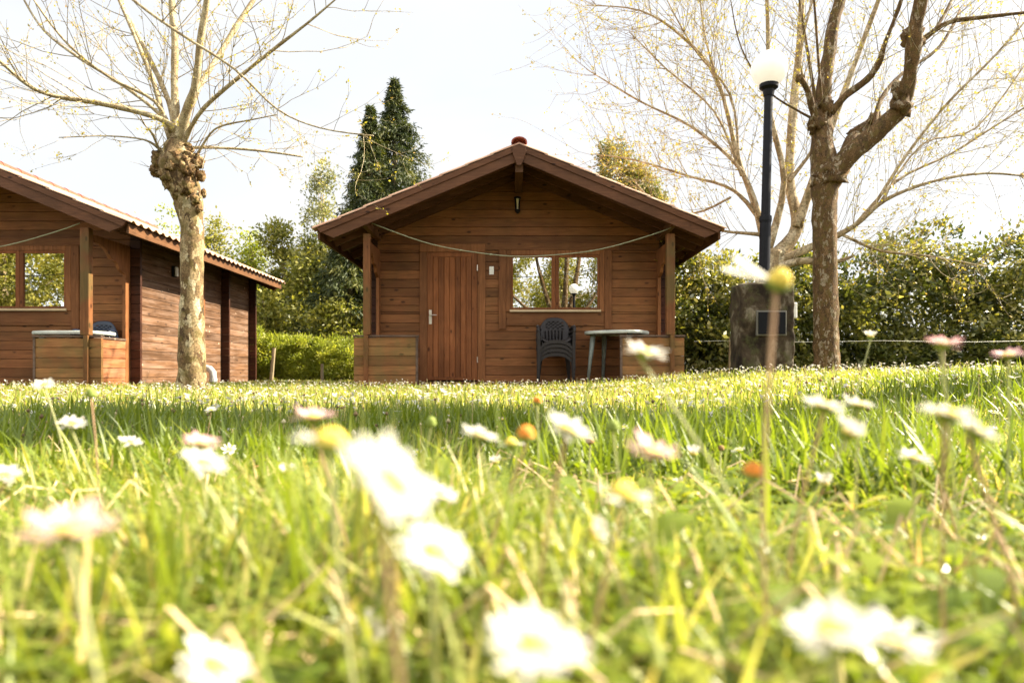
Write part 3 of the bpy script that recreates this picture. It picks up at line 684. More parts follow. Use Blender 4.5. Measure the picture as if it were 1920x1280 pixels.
pl = MB().box(-.125, .175, -.232, -.19, .44, .69).build('plate', plain('plate_frame', (.12,.11,.09), .8), cb, bevel=.008)
MB().box(-.108, .158, -.243, -.2322, .457, .673).build('plate_cover', plain('plate_face', (.004,.004,.006), .6, .15), pl, bevel=.002)
MB().box(.25, .32, -.14, .0, .62, .78).build('junction_box', M_WHITE, cb, bevel=.012)

# ---------------------------------------------------------------- trees
def w2(px, py, Yd): return Vector(((px-960)/1280*Yd, Yd, EYE+(700-py)/1280*Yd))
def smooth_path(pts, rad, sub=4):
    out, ro = [], []; n = len(pts)
    for i in range(n-1):
        p0, p1, p2, p3 = pts[max(i-1,0)], pts[i], pts[i+1], pts[min(i+2, n-1)]
        for k in range(sub):
            t = k/sub; out.append(.5*((2*p1)+(p2-p0)*t+(2*p0-5*p1+4*p2-p3)*t*t+(3*p1-p0-3*p2+p3)*t**3)); ro.append(rad[i]*(1-t)+rad[i+1]*t)
    out.append(pts[-1]); ro.append(rad[-1]); return out, ro
def path_px(lst, Yd, rnd, depth=.5, slope=None):
    """pixel outline points with widths, given real depth spread"""
    k = slope if slope is not None else rnd.uniform(-depth, depth); pts, rad = [], []
    n = len(lst)
    for i, (x, y, wd) in enumerate(lst):
        Yp = Yd+k*i/max(1, n-1); pts.append(w2(x, y, Yp)); rad.append(max(.0028, wd*WS/2/1280*Yp))
    return smooth_path(pts, rad)
def twig(mb, LP, rnd, p, d, L_, r, lvl, up=.25, leafn=3, wob=.35):
    n = 6; pts = [p]; q = Vector(p); dd = d.normalized(); nodes = []
    for i in range(n):
        dd = (dd+Vector((rnd.gauss(0,wob), rnd.gauss(0,wob), rnd.gauss(0,wob)+up))*.28).normalized(); q = q+dd*L_/n; pts.append(q.copy()); nodes.append((q.copy(), dd.copy()))
    mb.tube(pts, [r*(1-.75*i/n) for i in range(n+1)], 3 if lvl else 4, cap=False)
    if lvl > 0:
        for _ in range(rnd.randint(2, 4)):
            qn, dn = nodes[rnd.randint(1, n-1)]; s = Vector((rnd.gauss(0,1), rnd.gauss(0,1), rnd.gauss(0,1))); twig(mb, LP, rnd, qn, (dn+s*.55), L_*rnd.uniform(.35,.6), r*.6, lvl-1, up, leafn)
    for _ in range(leafn):
        qn, dn = nodes[rnd.randint(2, n-1)]; LP.append((qn, dn))
def bare_tree(loc_px, Yd, trunk, limbs, tw, name, barks, rnd, leafm=G_BUD, lsize=.022, **kw):
    base = w2(trunk[0][0], trunk[0][1], Yd); t = thing(name, (base.x, Yd, float(gz(base.x, Yd))), **kw); o = t.location
    def rel(ps): return [p-o for p in ps]
    LP = []
    pts, rad = path_px(trunk, Yd, rnd, 0, 0); b = MB(); b.tube(rel(pts), rad, 24, .16)
    b.build('trunk', barks[0], t, smooth=True)
    tm = MB()
    for li, (lst, sl, ntw, tl) in enumerate(limbs):
        pts, rad = path_px(lst, Yd, rnd, 0, sl); b = MB(); sides = 12 if rad[0] > .03 else 7
        b.tube(rel(pts), rad, sides, .22 if rad[0] > .03 else .1); b.build('branch', barks[1], t, smooth=True)
        for _ in range(int(ntw*TWM)):
            i = int(len(pts)*rnd.uniform(.18, .99)); i = min(i, len(pts)-2); d = (pts[i+1]-pts[i]).normalized()
            s = Vector((rnd.gauss(0,1), rnd.gauss(0,1), rnd.gauss(0,1)+.2)); s = (s-d*s.dot(d)).normalized()
            twig(tm, LP, rnd, pts[i]-o, d*.8+s, tl*rnd.uniform(.5, 1.5), max(.002, min(.0055, rad[i]*.45)), tw, leafn=kw.get('ln', 3) if 0 else LEAFN)
    tm.build('twigs', B_TWIG, t)
    rg = np.random.default_rng(rnd.randint(0, 9999)); m = len(LP); P = np.array([p for p, _ in LP]); D = np.array([d for _, d in LP])
    P = np.repeat(P, 3, 0)+rg.normal(0, .012, (3*m, 3)); D = np.repeat(D, 3, 0)
    V, F, T = leaves(P, lsize, rg, rg.random(3*m), D, .6, 1.6); np_mesh('leaves', V, F, leafm, t, T)
    return t
rnd = random.Random(11); LEAFN = 2; TWM = 1.15; WS = .88
left_limbs = [
 ([(335,250,18),(310,228,13),(270,213,12),(180,192,11),(100,180,9),(50,158,8),(0,115,7),(-60,70,5)], -.8, 14, .8),
 ([(325,255,14),(300,215,8),(230,160,7),(150,110,6),(85,60,5),(45,0,4),(20,-60,3)], .5, 12, .8),
 ([(322,250,12),(290,190,7),(210,148,6),(140,95,5),(95,45,4),(50,-20,3)], -.4, 10, .7),
 ([(322,262,18),(305,215,11),(290,160,10),(268,105,9),(245,50,8),(215,-20,7),(190,-90,5)], .6, 12, .7),
 ([(330,245,18),(318,195,11),(295,140,10),(262,75,9),(225,0,8),(200,-60,6)], 1.0, 10, .7),
 ([(332,270,26),(330,215,17),(327,150,15),(328,80,14),(322,0,13),(320,-100,10)], .2, 12, .8),
 ([(338,262,28),(350,210,20),(366,160,15),(375,80,14),(388,0,13),(400,-90,10)], -.5, 12, .8),
 ([(355,200,15),(375,160,12),(400,120,11),(440,55,11),(475,0,10),(520,-80,7)], .9, 12, .8),
 ([(340,275,16),(360,235,8),(385,200,8),(430,160,8),(510,95,7),(575,45,5),(640,-10,3)], -.6, 14, .7),
 ([(330,290,12),(350,279,7),(400,277,6),(480,282,5),(568,294,4)], .3, 9, .6),
 ([(225,-20,6),(275,20,6),(340,65,6),(440,130,5),(520,205,4),(600,240,3),(700,255,3)], -1.2, 14, .5),
 ([(300,280,8),(270,262,4),(200,255,3),(110,258,2)], -.5, 8, .5),
 ([(300,285,7),(285,250,4),(272,235,3),(262,215,2)], -.5, 4, .5),
 ([(370,290,7),(395,250,4),(420,235,4),(470,225,3),(520,215,2)], -.3, 8, .6)]
LT = bare_tree(None, 6.6, [(362,748,70),(361,728,60),(360,690,54),(359,600,50),(361,500,46),(360,430,48),(356,395,50),(350,365,58),(341,335,70),(335,308,76),(333,285,58),(332,265,36)],
    left_limbs, 1, 'plane_tree', (B_PALE, B_TWIG), rnd, label='pollarded tree with pale mottled trunk standing before the left cabin', cat='tree', group='pollarded plane trees')
# burl knob
b = MB(); o = LT.location
def lump(b, c, r, seg=16, am=.35):
    k = len(b.v); rings = seg//2+1
    for i in range(rings):
        th = math.pi*i/(rings-1)
        for j in range(seg):
            a = 2*math.pi*j/seg; d = Vector((math.sin(th)*math.cos(a), math.sin(th)*math.sin(a), math.cos(th)))
            f = 1+am*noise.noise((d+Vector(c)*3)*2.2)+am*.7*noise.noise((d+Vector(c))*6.5); b.v.append((c[0]+d.x*r[0]*f, c[1]+d.y*r[1]*f, c[2]+d.z*r[2]*f))
    for i in range(rings-1):
        for j in range(seg): a = k+i*seg+j; c2 = k+i*seg+(j+1)%seg; b.f.append((a, a+seg, c2+seg, c2))
for (px, py, dy, rx, rz) in ((303,300,0,.10,.10),(293,318,-.02,.06,.07),(338,298,-.06,.11,.10),(318,335,-.08,.09,.12),(368,303,-.02,.07,.08),(377,330,-.04,.045,.055),(350,350,-.11,.075,.09),(352,278,.0,.06,.05),(316,285,.0,.06,.05),(350,318,-.12,.08,.08),(382,362,-.02,.025,.045),(325,262,-.02,.035,.06),(374,392,-.06,.03,.035),(332,362,-.10,.05,.07),(322,312,-.13,.07,.07),(307,325,-.08,.06,.08),(366,375,-.09,.04,.05)):
    b = MB(); lump(b, w2(px, py, 6.6+dy)-o, (rx*.88, rx*.85, rz*.9), 26, .6); b.build('burl', B_KNOB, LT, smooth=True)
tm = MB(); 
for _ in range(46):
    p = w2(rnd.uniform(285,385), rnd.uniform(265,330), 6.6+rnd.uniform(-.15,.1))-o; d = Vector((rnd.gauss(0,1), rnd.gauss(0,.6), abs(rnd.gauss(.4,.6))))
    twig(tm, [], rnd, p, d, rnd.uniform(.08,.4), .004, 0, leafn=0)
tm.build('suckers', B_TWIG, LT)

WS = .84
right_limbs = [
 ([(1545,350,56),(1542,290,52),(1541,230,42),(1546,150,30),(1555,100,28),(1562,50,27),(1575,0,25),(1590,-90,20)], .2, 12, .8),
 ([(1545,360,50),(1575,310,46),(1620,268,42),(1672,222,38),(1695,190,32),(1706,140,30),(1712,90,32),(1720,30,30),(1735,-40,24)], -.6, 14, .9),
 ([(1558,212,18),(1585,180,15),(1625,150,15),(1648,118,13),(1660,80,9),(1690,0,8),(1700,-60,6)], -.4, 10, .8),
 ([(1535,235,20),(1522,200,15),(1515,170,13),(1500,145,12)], -.2, 6, .7),
 ([(1580,300,28),(1600,262,34),(1622,240,32),(1640,228,20)], .5, 5, .7),
 ([(1640,240,12),(1650,190,10),(1690,140,8),(1760,90,7),(1800,20,5)], .8, 8, .8),
 ([(1715,80,14),(1735,70,12),(1780,42,10),(1850,32,8),(1940,22,6)], -.5, 10, .9),
 ([(1718,85,10),(1750,60,8),(1780,10,7),(1800,-40,5)], .5, 7, .7),
 ([(1530,225,7),(1500,210,5),(1440,170,4),(1390,90,3),(1370,0,2)], -.6, 12, .6),
 ([(1535,230,8),(1518,120,7),(1505,40,6),(1490,-60,4)], .3, 9, .6),
 ([(1545,240,7),(1535,120,6),(1528,20,5),(1520,-60,4)], -.3, 8, .6)]
RT = bare_tree(None, 7.6, [(1550,712,70),(1549,690,60),(1549,650,54),(1548,560,50),(1547,450,50),(1546,380,52),(1548,340,60),(1550,310,54)],
    right_limbs, 1, 'plane_tree', (B_DARK, B_DARK), rnd, label='thick forked tree with dark flaking bark right of the lamp post', cat='tree', group='pollarded plane trees')
b = MB(); o = RT.location
for (px, py, dy, rx, rz) in ((1530,235,0,.09,.10),(1640,225,.25,.07,.08),(1605,255,.2,.08,.09),(1688,200,-.3,.10,.10),(1560,330,-.05,.14,.12),(1712,70,-.4,.1,.12),(1500,147,-.15,.045,.04),(1545,200,0,.08,.1),(1690,170,-.3,.09,.1)):
    b = MB(); lump(b, w2(px, py, 7.6+dy)-o, (rx, rx, rz), 20, .7); b.build('burl', B_DARK, RT, smooth=True)
LEAFN = 2; TWM = 2.3; WS = .62
back_limbs = [
 ([(1455,480,46),(1495,425,38),(1480,340,28),(1488,200,24),(1500,80,20),(1505,-60,14)], .6, 14, 1.2),
 ([(1495,425,30),(1530,320,22),(1580,180,18),(1640,20,13),(1670,-60,9)], -.5, 14, 1.2),
 ([(1440,490,28),(1420,400,20),(1385,300,15),(1345,150,12),(1280,70,8),(1200,20,5),(1100,10,3)], 1.0, 26, 1.2),
 ([(1425,410,16),(1390,320,11),(1300,240,8),(1200,190,6),(1100,130,3)], .8, 24, 1.1),
 ([(1450,450,16),(1380,360,11),(1290,330,7),(1190,300,5),(1120,290,3)], 1.3, 22, 1.0),
 ([(1445,495,34),(1540,455,22),(1600,425,16),(1660,375,12),(1750,340,9),(1850,325,7),(1960,335,5)], -.8, 24, 1.2),
 ([(1630,400,11),(1700,290,9),(1780,190,8),(1860,110,7),(1940,20,5)], -.5, 18, 1.1),
 ([(1600,425,10),(1680,340,8),(1780,290,7),(1860,240,6),(1940,190,4)], .6, 18, 1.1),
 ([(1440,505,26),(1500,490,22),(1560,492,14),(1600,480,8)], -.5, 6, .8),
 ([(1430,440,14),(1370,435,9),(1330,430,6),(1310,440,3)], .3, 16, .8),
 ([(1440,470,26),(1470,340,18),(1442,200,14),(1440,60,11),(1435,-60,9)], -.4, 16, 1.1),
 ([(1385,300,9),(1370,180,7),(1300,90,5),(1240,-20,3)], .4, 18, 1.0),
 ([(1345,150,8),(1320,60,6),(1310,-40,4)], 0, 10, 1.0),
 ([(1580,440,10),(1650,470,8),(1740,480,6),(1850,500,4)], -.4, 18, .9),
 ([(1390,330,8),(1340,210,7),(1250,130,5),(1180,60,3)], .7, 18, 1.0),
 ([(1370,370,8),(1300,400,6),(1230,380,4),(1190,340,3)], 1.5, 14, .9),
 ([(1480,340,12),(1540,240,9),(1500,120,7),(1530,-20,5)], .2, 12, 1.1),
 ([(1650,380,8),(1730,270,6),(1830,240,5),(1930,110,4)], 1.2, 16, 1.1)]
bare_tree(None, 10.6, [(1432,720,56),(1430,600,52),(1432,540,52),(1442,500,54),(1455,470,46)], back_limbs, 1, 'plane_tree', (B_BACK, B_BACK), rnd, lsize=.034,
    label='spreading tree with many thin arching branches behind the lamp post', cat='tree', group='pollarded plane trees')

# leafy crowns
def crown_pts(rg, blobs, n, shell=.5):
    """blobs: (cx,cy,cz,rx,ry,rz); clumps scattered in them, leaves gathered around clumps"""
    vol = np.array([b[3]*b[4]*b[5] for b in blobs])**.8; pk = rg.choice(len(blobs), n, p=vol/vol.sum()); B = np.array(blobs)[pk]
    d = unit(rg.normal(size=(n, 3))); r = rg.uniform(shell, 1, (n, 1))**.6
    return B[:, :3]+d*B[:, 3:]*r, d
def leafy(name, loc, blobs, nclump, per, cr, lsize, m, rg, trunk=None, droop=0, wid=.5, tb=(2,2), parent_extra=None, **kw):
    t = thing(name, loc, **kw); Cc, D = crown_pts(rg, blobs, nclump); zmin = Cc[:, 2].min(); zmax = Cc[:, 2].max()
    P = np.repeat(Cc, per, 0)+rg.normal(0, 1, (nclump*per, 3))*cr*rg.uniform(.5, 1.4, (nclump, 1)).repeat(per, 0)*np.array([1,1,.7])
    ct = rg.beta(*tb, nclump); T = np.clip(np.repeat(ct, per)+rg.normal(0, .13, nclump*per), 0, 1)
    k = P[:, 2] > .02; P, T = P[k], T[k]; Dd = np.repeat(D, per, 0)[k]; Dd = Dd+np.array([0,0,-droop])
    V, F, T = leaves(P, lsize, rg, T, Dd, wid, 1.5); np_mesh('crown', V, F, m, t, T)
    if trunk:
        b = MB()
        for (pts, rad) in trunk: 
            ps, rs = smooth_path([Vector(p) for p in pts], rad, 3); b.tube(ps, rs, 8, .15)
        for c in Cc[::max(1, nclump//14)]:
            z0 = max(.4, c[2]*.55); b.tube([(0,0,z0), (c[0]*.5, c[1]*.5, (z0+c[2])/2), tuple(c)], [.05,.03,.01], 5)
        b.build('trunk', B_BACK, t, smooth=True)
    return t
rg = np.random.default_rng(5)
def conifer(px, top, Yd, rad, **kw):
    X0 = (px-960)/1280*Yd; H = EYE+(700-top)/1280*Yd; t = thing('conifer_tree', (X0, Yd, 0), **kw); nb = int(120*H); P, D, T = [], [], []
    for i in range(nb):
        h = rg.uniform(.03, 1)**.85; az = rg.uniform(0, 2*np.pi); rr = rad*min(1, ((1-h)*2.1+.02))*rg.uniform(.45, 1.22)*(1+.15*np.sin(az*3+h*9)); z0 = h*H
        m = int(20+52*rr/rad); u = rg.uniform(.25, 1, m)**.7; dv = np.array([np.cos(az), np.sin(az), 0])
        q = dv*(rr*u)[:, None]; q[:, 2] = z0+.10*rr*u-.42*rr*u*u; q += rg.normal(0, .035+.045*rr, (m, 3))*np.array([1,1,.6])
        P.append(q); D.append(np.tile(dv*.6+np.array([0,0,-.75]), (m, 1))); T.append(np.clip(rg.beta(1.5,2.2)+rg.normal(0,.15,m), 0, 1))
    P.append(np.array([[0,0,H*z] for z in np.linspace(.93, 1.0, 40)])+rg.normal(0,.03,(40,3))); D.append(np.tile([0,0,1.],(40,1))); T.append(np.full(40,.5))
    P = np.concatenate(P); D = np.concatenate(D); T = np.concatenate(T)
    V, F, TT = leaves(P, .15, rg, T, D, .24, 1.3); np_mesh('crown', V, F, G_CON, t, TT)
    MB().tube([(0,0,0),(0,0,H*.5),(0,0,H*.97)], [.25,.14,.02], 8).build('trunk', B_BACK, t, smooth=True); return t
conifer(740, 150, 23, 1.75, label='tall dark pointed conifer rising behind the central cabin roof', cat='conifer', group='dark conifers behind the cabin')
conifer(694, 200, 22, 1.15, label='slightly lower dark conifer left of the tallest one', cat='conifer', group='dark conifers behind the cabin')
conifer(652, 395, 19, 1.0, label='short dark conifer low beside the left eave of the central cabin', cat='conifer', group='dark conifers behind the cabin')
def px_tree(name, px, top, hwp, Yd, m, nclump, per, cr, ls, bottom=660, sparse=None, tb=(2,2), **kw):
    X0 = (px-960)/1280*Yd; H = EYE+(700-top)/1280*Yd; W_ = hwp/1280*Yd; zb = EYE+(700-bottom)/1280*Yd; blobs = []
    n = 6
    for i in range(n):
        f = (i+.5)/n; z = zb+(H-zb)*f; wr = W_*(1.0-.75*f**1.6)*rg.uniform(.8,1.15); blobs.append((rg.uniform(-.25,.25)*W_, rg.uniform(-.3,.3)*W_, z, wr, wr, (H-zb)/n*.8))
    return leafy(name, (X0, Yd, 0), blobs, nclump, per, cr, ls, m, rg, trunk=[([(0,0,0),(.05,0,H*.45),(0,0,H*.9)], [.13,.08,.02])], tb=tb, **kw)
px_tree('eucalyptus_tree', 606, 312, 42, 28, G_EUC, 120, 50, .24, .15, 560, label='wispy blue green tree between the conifers and the left cabin', cat='tree')
px_tree('leafy_tree', 530, 440, 40, 22, G_MID, 150, 90, .22, .13, 690, label='olive green bushy tree just right of the left cabin roof end', cat='tree', group='trees between the cabins')
px_tree('leafy_tree', 586, 455, 42, 21, G_MID, 190, 90, .22, .13, 690, label='dense olive tree in front of the wispy blue green one', cat='tree', group='trees between the cabins')
px_tree('leafy_tree', 472, 438, 30, 23, G_BRIGHT, 70, 60, .22, .13, 600, label='yellow green young tree top showing over the far end of the left cabin roof', cat='tree', group='trees between the cabins')
px_tree('leafy_tree', 402, 418, 34, 24, G_MID, 90, 60, .22, .13, 600, label='green tree top over the left cabin roof right of the pale trunk', cat='tree', group='trees between the cabins')
px_tree('leafy_tree', 318, 398, 20, 24, G_BRIGHT, 50, 60, .2, .13, 600, label='small pale green tree top over the left cabin roof left of the pale trunk', cat='tree', group='trees between the cabins')
px_tree('leafy_tree', 630, 560, 60, 18.5, G_MID, 130, 90, .2, .12, 700, label='dark olive shrub tree behind the low lime hedge', cat='tree', group='trees between the cabins')
px_tree('leafy_tree', 500, 560, 50, 19, G_MID, 110, 90, .2, .12, 700, label='low olive tree beside the rear corner of the left cabin', cat='tree', group='trees between the cabins')
# round bronze tree behind the right roof slope
Yd = 30; leafy('bronze_tree', ((1170-960)/1280*Yd, Yd, 0), [(-.45,0,9.6,.6,.7,1.0),(-.2,0,8.8,.95,.9,.9),(.5,0,8.4,.9,.9,.8),(.1,0,7.8,1.3,1.1,.8),(1.1,0,7.8,.7,.7,.5),(.6,0,6.8,1.5,1.1,.7)], 190, 70, .2, .15, G_ORNG, rg,
    trunk=[([(0,0,0),(.1,0,4),(-.2,0,9.5)], [.2,.14,.03])], tb=(1.6,1.6), label='round topped bronze and green tree behind the right slope of the central roof', cat='tree')
# laurel hedge on the right
blobs = []
for i in range(44):
    x = 2.3+i*.33; top = 2.45+.25*math.sin(i*.9)+.35*max(0, min(1, (x-5.6)/2.4))-.35*math.exp(-((x-5.4)/.9)**2)
    blobs.append((x-2.3, rg.uniform(-.3,.3), top-.55, .42, .7, .55)); blobs.append((x-2.3, rg.uniform(-.3,.3), top*.48, .42, .8, .75)); blobs.append((x-2.3, rg.uniform(-.3,.1), .45, .42, .8, .5))
for i in range(60):
    blobs.append((rg.uniform(0, 14), rg.uniform(.4, 1.2), rg.uniform(.2, 1.6), .6, .5, .5)); blobs.append((i*.24, rg.uniform(-.2,.2), .35, .35, .5, .35))
leafy('laurel_hedge', (2.3, 12.4, 0), blobs, 2500, 56, .14, .105, G_HEDGE, rg, label='long dense evergreen hedge filling the background right of the cabin', cat='hedge')
# lime green low hedge between the cabins
blobs = []
for i in range(13):
    x = -6.5+i*.27; blobs.append((x+6.5, rg.uniform(-.2,.2), .50+.22*math.exp(-i*.3)+rg.uniform(-.08,.1), .26, .45, .50+.2*math.exp(-i*.4)+rg.uniform(-.08,.12)))
leafy('low_hedge', (-6.5, 16.2, 0), blobs, 420, 75, .08, .085, G_BRIGHT, rg, wid=.3, droop=-.6, label='bright lime green feathery hedge in the gap between the two cabins', cat='hedge')
# stakes and wire fence
def stake(px, py0, Yd, lean, r, **kw):
    X0 = (px-960)/1280*Yd; z1 = EYE+(700-py0)/1280*Yd; b = MB(); b.tube([(0,0,-.05),(lean*.5,0,z1*.5),(lean,0,z1)], [r,r*.95,r*.85], 8, .1); return b.build('fence_stake', W_GREY, loc=(X0, Yd, 0), **kw)
stake(508, 652, 15.0, .07, .045, label='leaning wooden stake next to the rear corner of the left cabin', cat='stake', group='wooden stakes by the hedge')
stake(604, 682, 14.6, .0, .035, label='short upright wooden stake in front of the lime hedge', cat='stake', group='wooden stakes by the hedge')
wf = thing('wire_fence', (3.2, 10.9, 0), label='thin wire fence with wooden posts along the foot of the evergreen hedge', cat='fence')
for i in range(7):
    x = .38+i*1.7-.1; z = float(gz(3.2+x, 10.9)); b = MB(); b.tube([(x,0,z-.1),(x+.02,0,z+.62)], [.035,.03], 8, .1); b.build('post', W_GREY, wf)
for z in (.69,):
    b = MB(); b.tube([(x*.5-.3, -.04, z+.01*math.sin(x*1.3)) for x in range(26)], [.003]*26, 4); b.build('wire', M_WIRE, wf)

# tree outside the frame on the right whose crown shades the near lawn
Q = leafy('leafy_tree', (4.75, 3.25, 0), [(-.9,-.45,3.6,.8,.35,.35),(-.75,-.1,3.95,.8,.42,.42),(-.1,0,4.3,.8,.45,.5),(-1.5,-.2,3.7,.6,.35,.35)], 230, 60, .13, .10, G_MID, rg, trunk=[([(0,0,0),(.05,0,2),(-.1,0,4.1)], [.14,.11,.05])],
    label='tree standing off to the right whose crown shades the near lawn', cat='tree')
# trees behind the camera, mirrored in the window panes
M1 = leafy('leafy_tree', (-4, -14, 0), [(0,0,1.3,2.6,1.6,1.6),(.8,0,3.6,2.0,1.5,1.6),(-.9,0,4.6,1.7,1.4,1.5),(.2,0,6.1,1.3,1.1,1.0),(0,0,7.2,1,.9,.9)], 720, 34, .24, .15, G_MID, rg, trunk=[([(0,0,0),(.2,0,3),(0,0,6.4)], [.25,.18,.04])], tb=(2,1.3),
    label='bushy tree across the lawn, seen only mirrored in the left cabin window', cat='tree', group='trees mirrored in the windows')
for i, (x, y, s) in enumerate(((-.5,-13,1),(2.6,-15,.9),(-8.5,-15,1.05),(-13,-13,1.1),(-18,-12,1.2),(-22,-9,1.2),(6.5,-14,.95),(-26,-14,1.2),(4.7,-11.5,.85))):
    c = copy_tree(M1); c.location = (x, y, 0); c.rotation_euler = (0,0,i*1.3); c.scale = (s,s,s); c['label'] = 'bushy tree across the lawn, seen only mirrored in the cabin windows'
M1['label'] = 'bushy tree across the lawn, seen only mirrored in the cabin windows'
LEAFN = 1
def mirror_tree(x, y, **kw):
    t = thing('plane_tree', (x, y, 0), **kw); b = MB(); ps, rs = smooth_path([Vector(p) for p in ((0,0,-.1),(.02,0,1.2),(-.03,0,2.2))], [.27,.22,.25], 4); b.tube(ps, rs, 14, .2); b.build('trunk', B_DARK, t, smooth=True)
    rn = random.Random(4); tm = MB(); LPx = []
    for (dx, dy, dz, r) in ((-1.0,.1,1.6,.12),(.75,-.2,2.2,.13),(.15,.3,2.6,.12),(-2.4,.2,1.1,.08),(-.4,-.4,2.4,.09),(1.6,0,1.2,.08)):
        ps, rs = smooth_path([Vector((0,0,2.0)), Vector((dx*.35,dy*.3,2.0+dz*.3)), Vector((dx*.65,dy*.8,2.0+dz*.75)), Vector((dx,dy*2,2.0+dz*1.5)), Vector((dx*1.2,dy*3,2+dz*2.2))], [r*1.1,r,r*.8,r*.5,r*.2], 4)
        b = MB(); b.tube(ps, rs, 9, .2); b.build('branch', B_DARK, t, smooth=True)
        for _ in range(10):
            i = rn.randint(5, len(ps)-1); twig(tm, LPx, rn, ps[i], Vector((rn.gauss(0,1), rn.gauss(0,1), rn.gauss(.4,.6))), rn.uniform(.4,1.1), .012, 1, leafn=1)
    tm.build('twigs', B_TWIG, t); return t
mirror_tree(2.0, -5.4, label='dark forked tree across the lawn, seen only mirrored in the central window', cat='tree', group='pollarded plane trees')

# ---------------------------------------------------------------- daisies
def daisy_parts(t, head, nrm, dia, kind, rn, stem_base=(0,0,0), sides=7, npet=None, red=False):
    """head: centre of the flower relative to the thing; nrm: facing direction"""
    head = Vector(head); nrm = Vector(nrm).normalized(); base = Vector(stem_base); mid = (base+head)*.5+Vector((rn.uniform(-.006,.006), rn.uniform(-.006,.006), .004))
    neck = head-nrm*dia*.16
    pts, rr = smooth_path([base, mid, neck-Vector((0,0,dia*.1)), neck], [.0007,.0007,.0008,.0013], 3)
    b = MB(); b.tube(pts, [r*(.9 if sides > 4 else 1.5) for r in rr], sides); b.build('stem', P_STEMR if red else P_STEM, t, smooth=True)
    u = nrm.cross(Vector((.3,1,.1))).normalized(); v = nrm.cross(u)
    rc = dia*.17
    if kind in ('open', 'pink', 'half', 'few', 'one'):
        npet = npet or {'open': 34, 'pink': 32, 'half': 30, 'few': 9, 'one': 3}[kind]; VV, FF, TT = [], [], []; k = 0
        Lp = dia*(.95 if kind == 'one' else .5)
        for j in range(npet):
            if kind in ('few', 'one'): a = rn.uniform(-.3, .3) if kind == 'one' else rn.uniform(0, 3.6)
            else: a = 2*math.pi*(j+rn.uniform(-.25,.25))/npet*(2 if npet > 20 else 1)+(0 if j < npet/2 else .1)
            lift = {'open': .16, 'pink': .25, 'half': .85, 'few': .1, 'one': .15}[kind]+rn.gauss(0, .16)+(.10 if j % 2 else 0)
            d = (u*math.cos(a)+v*math.sin(a)); s = nrm.cross(d); L1 = Lp*rn.uniform(.74, 1.08); wv = dia*(.34 if kind == 'one' else .105)*rn.uniform(.85,1.2)
            for (q, ww) in ((.20,.35),(.5,.8),(.8,1.0),(.96,.6)):
                c = head+d*(L1*q*math.cos(lift*q))+nrm*(L1*q*math.sin(lift)*.9-rc*.15); VV += [c-s*wv*.5*ww, c+s*wv*.5*ww]; TT += [max(0, q*1.05-.15 if kind == 'pink' else q*.55)]*2
            FF += [(k,k+1,k+3,k+2),(k+2,k+3,k+5,k+4),(k+4,k+5,k+7,k+6)]; k += 8
        np_mesh('petals', [tuple(x) for x in VV], FF, P_PINK if kind == 'pink' else P_WHITE, t, [min(1, x) for x in TT])
    b = MB(); prof = []
    hh = {'few': .9, 'one': 1.15, 'bud': 1.2, 'dry': 1.0, 'orange': 1.1}.get(kind, .55); rcc = rc*(1.15 if kind in ('one','bud','orange','few','dry') else 1)
    seg = 12 if sides > 4 else 6
    for i in range(6):
        an = i/5*math.pi/2; prof.append((rcc*math.cos(an)+.00001, rcc*hh*math.sin(an)))
    k0 = 0
    for r, z in prof:
        for j in range(seg): a = 2*math.pi*j/seg; p = head+(u*math.cos(a)+v*math.sin(a))*r+nrm*z; b.v.append(tuple(p))
    for i in range(5):
        for j in range(seg): b.f.append((i*seg+j, i*seg+(j+1)%seg, (i+1)*seg+(j+1)%seg, (i+1)*seg+j))
    b.build('flower_centre', {'orange': P_ORG, 'dry': P_DRY, 'bud': P_CAL}.get(kind, P_YEL), t, smooth=True)
    b = MB(); prof = [(rcc*.35,-rc*.9),(rcc*.95,-rc*.5),(rcc*1.15,-rc*.05),(rcc*.9,0)]
    for r, z in prof:
        for j in range(seg): a = 2*math.pi*j/seg; b.v.append(tuple(head+(u*math.cos(a)+v*math.sin(a))*r+nrm*(z-.0002)))
    for i in range(3):
        for j in range(seg): b.f.append((i*seg+j, i*seg+(j+1)%seg, (i+1)*seg+(j+1)%seg, (i+1)*seg+j))
    b.build('calyx', P_DRY if kind == 'dry' else P_CAL, t, smooth=True)
rd = random.Random(21); GD = 'daisies in the lawn'
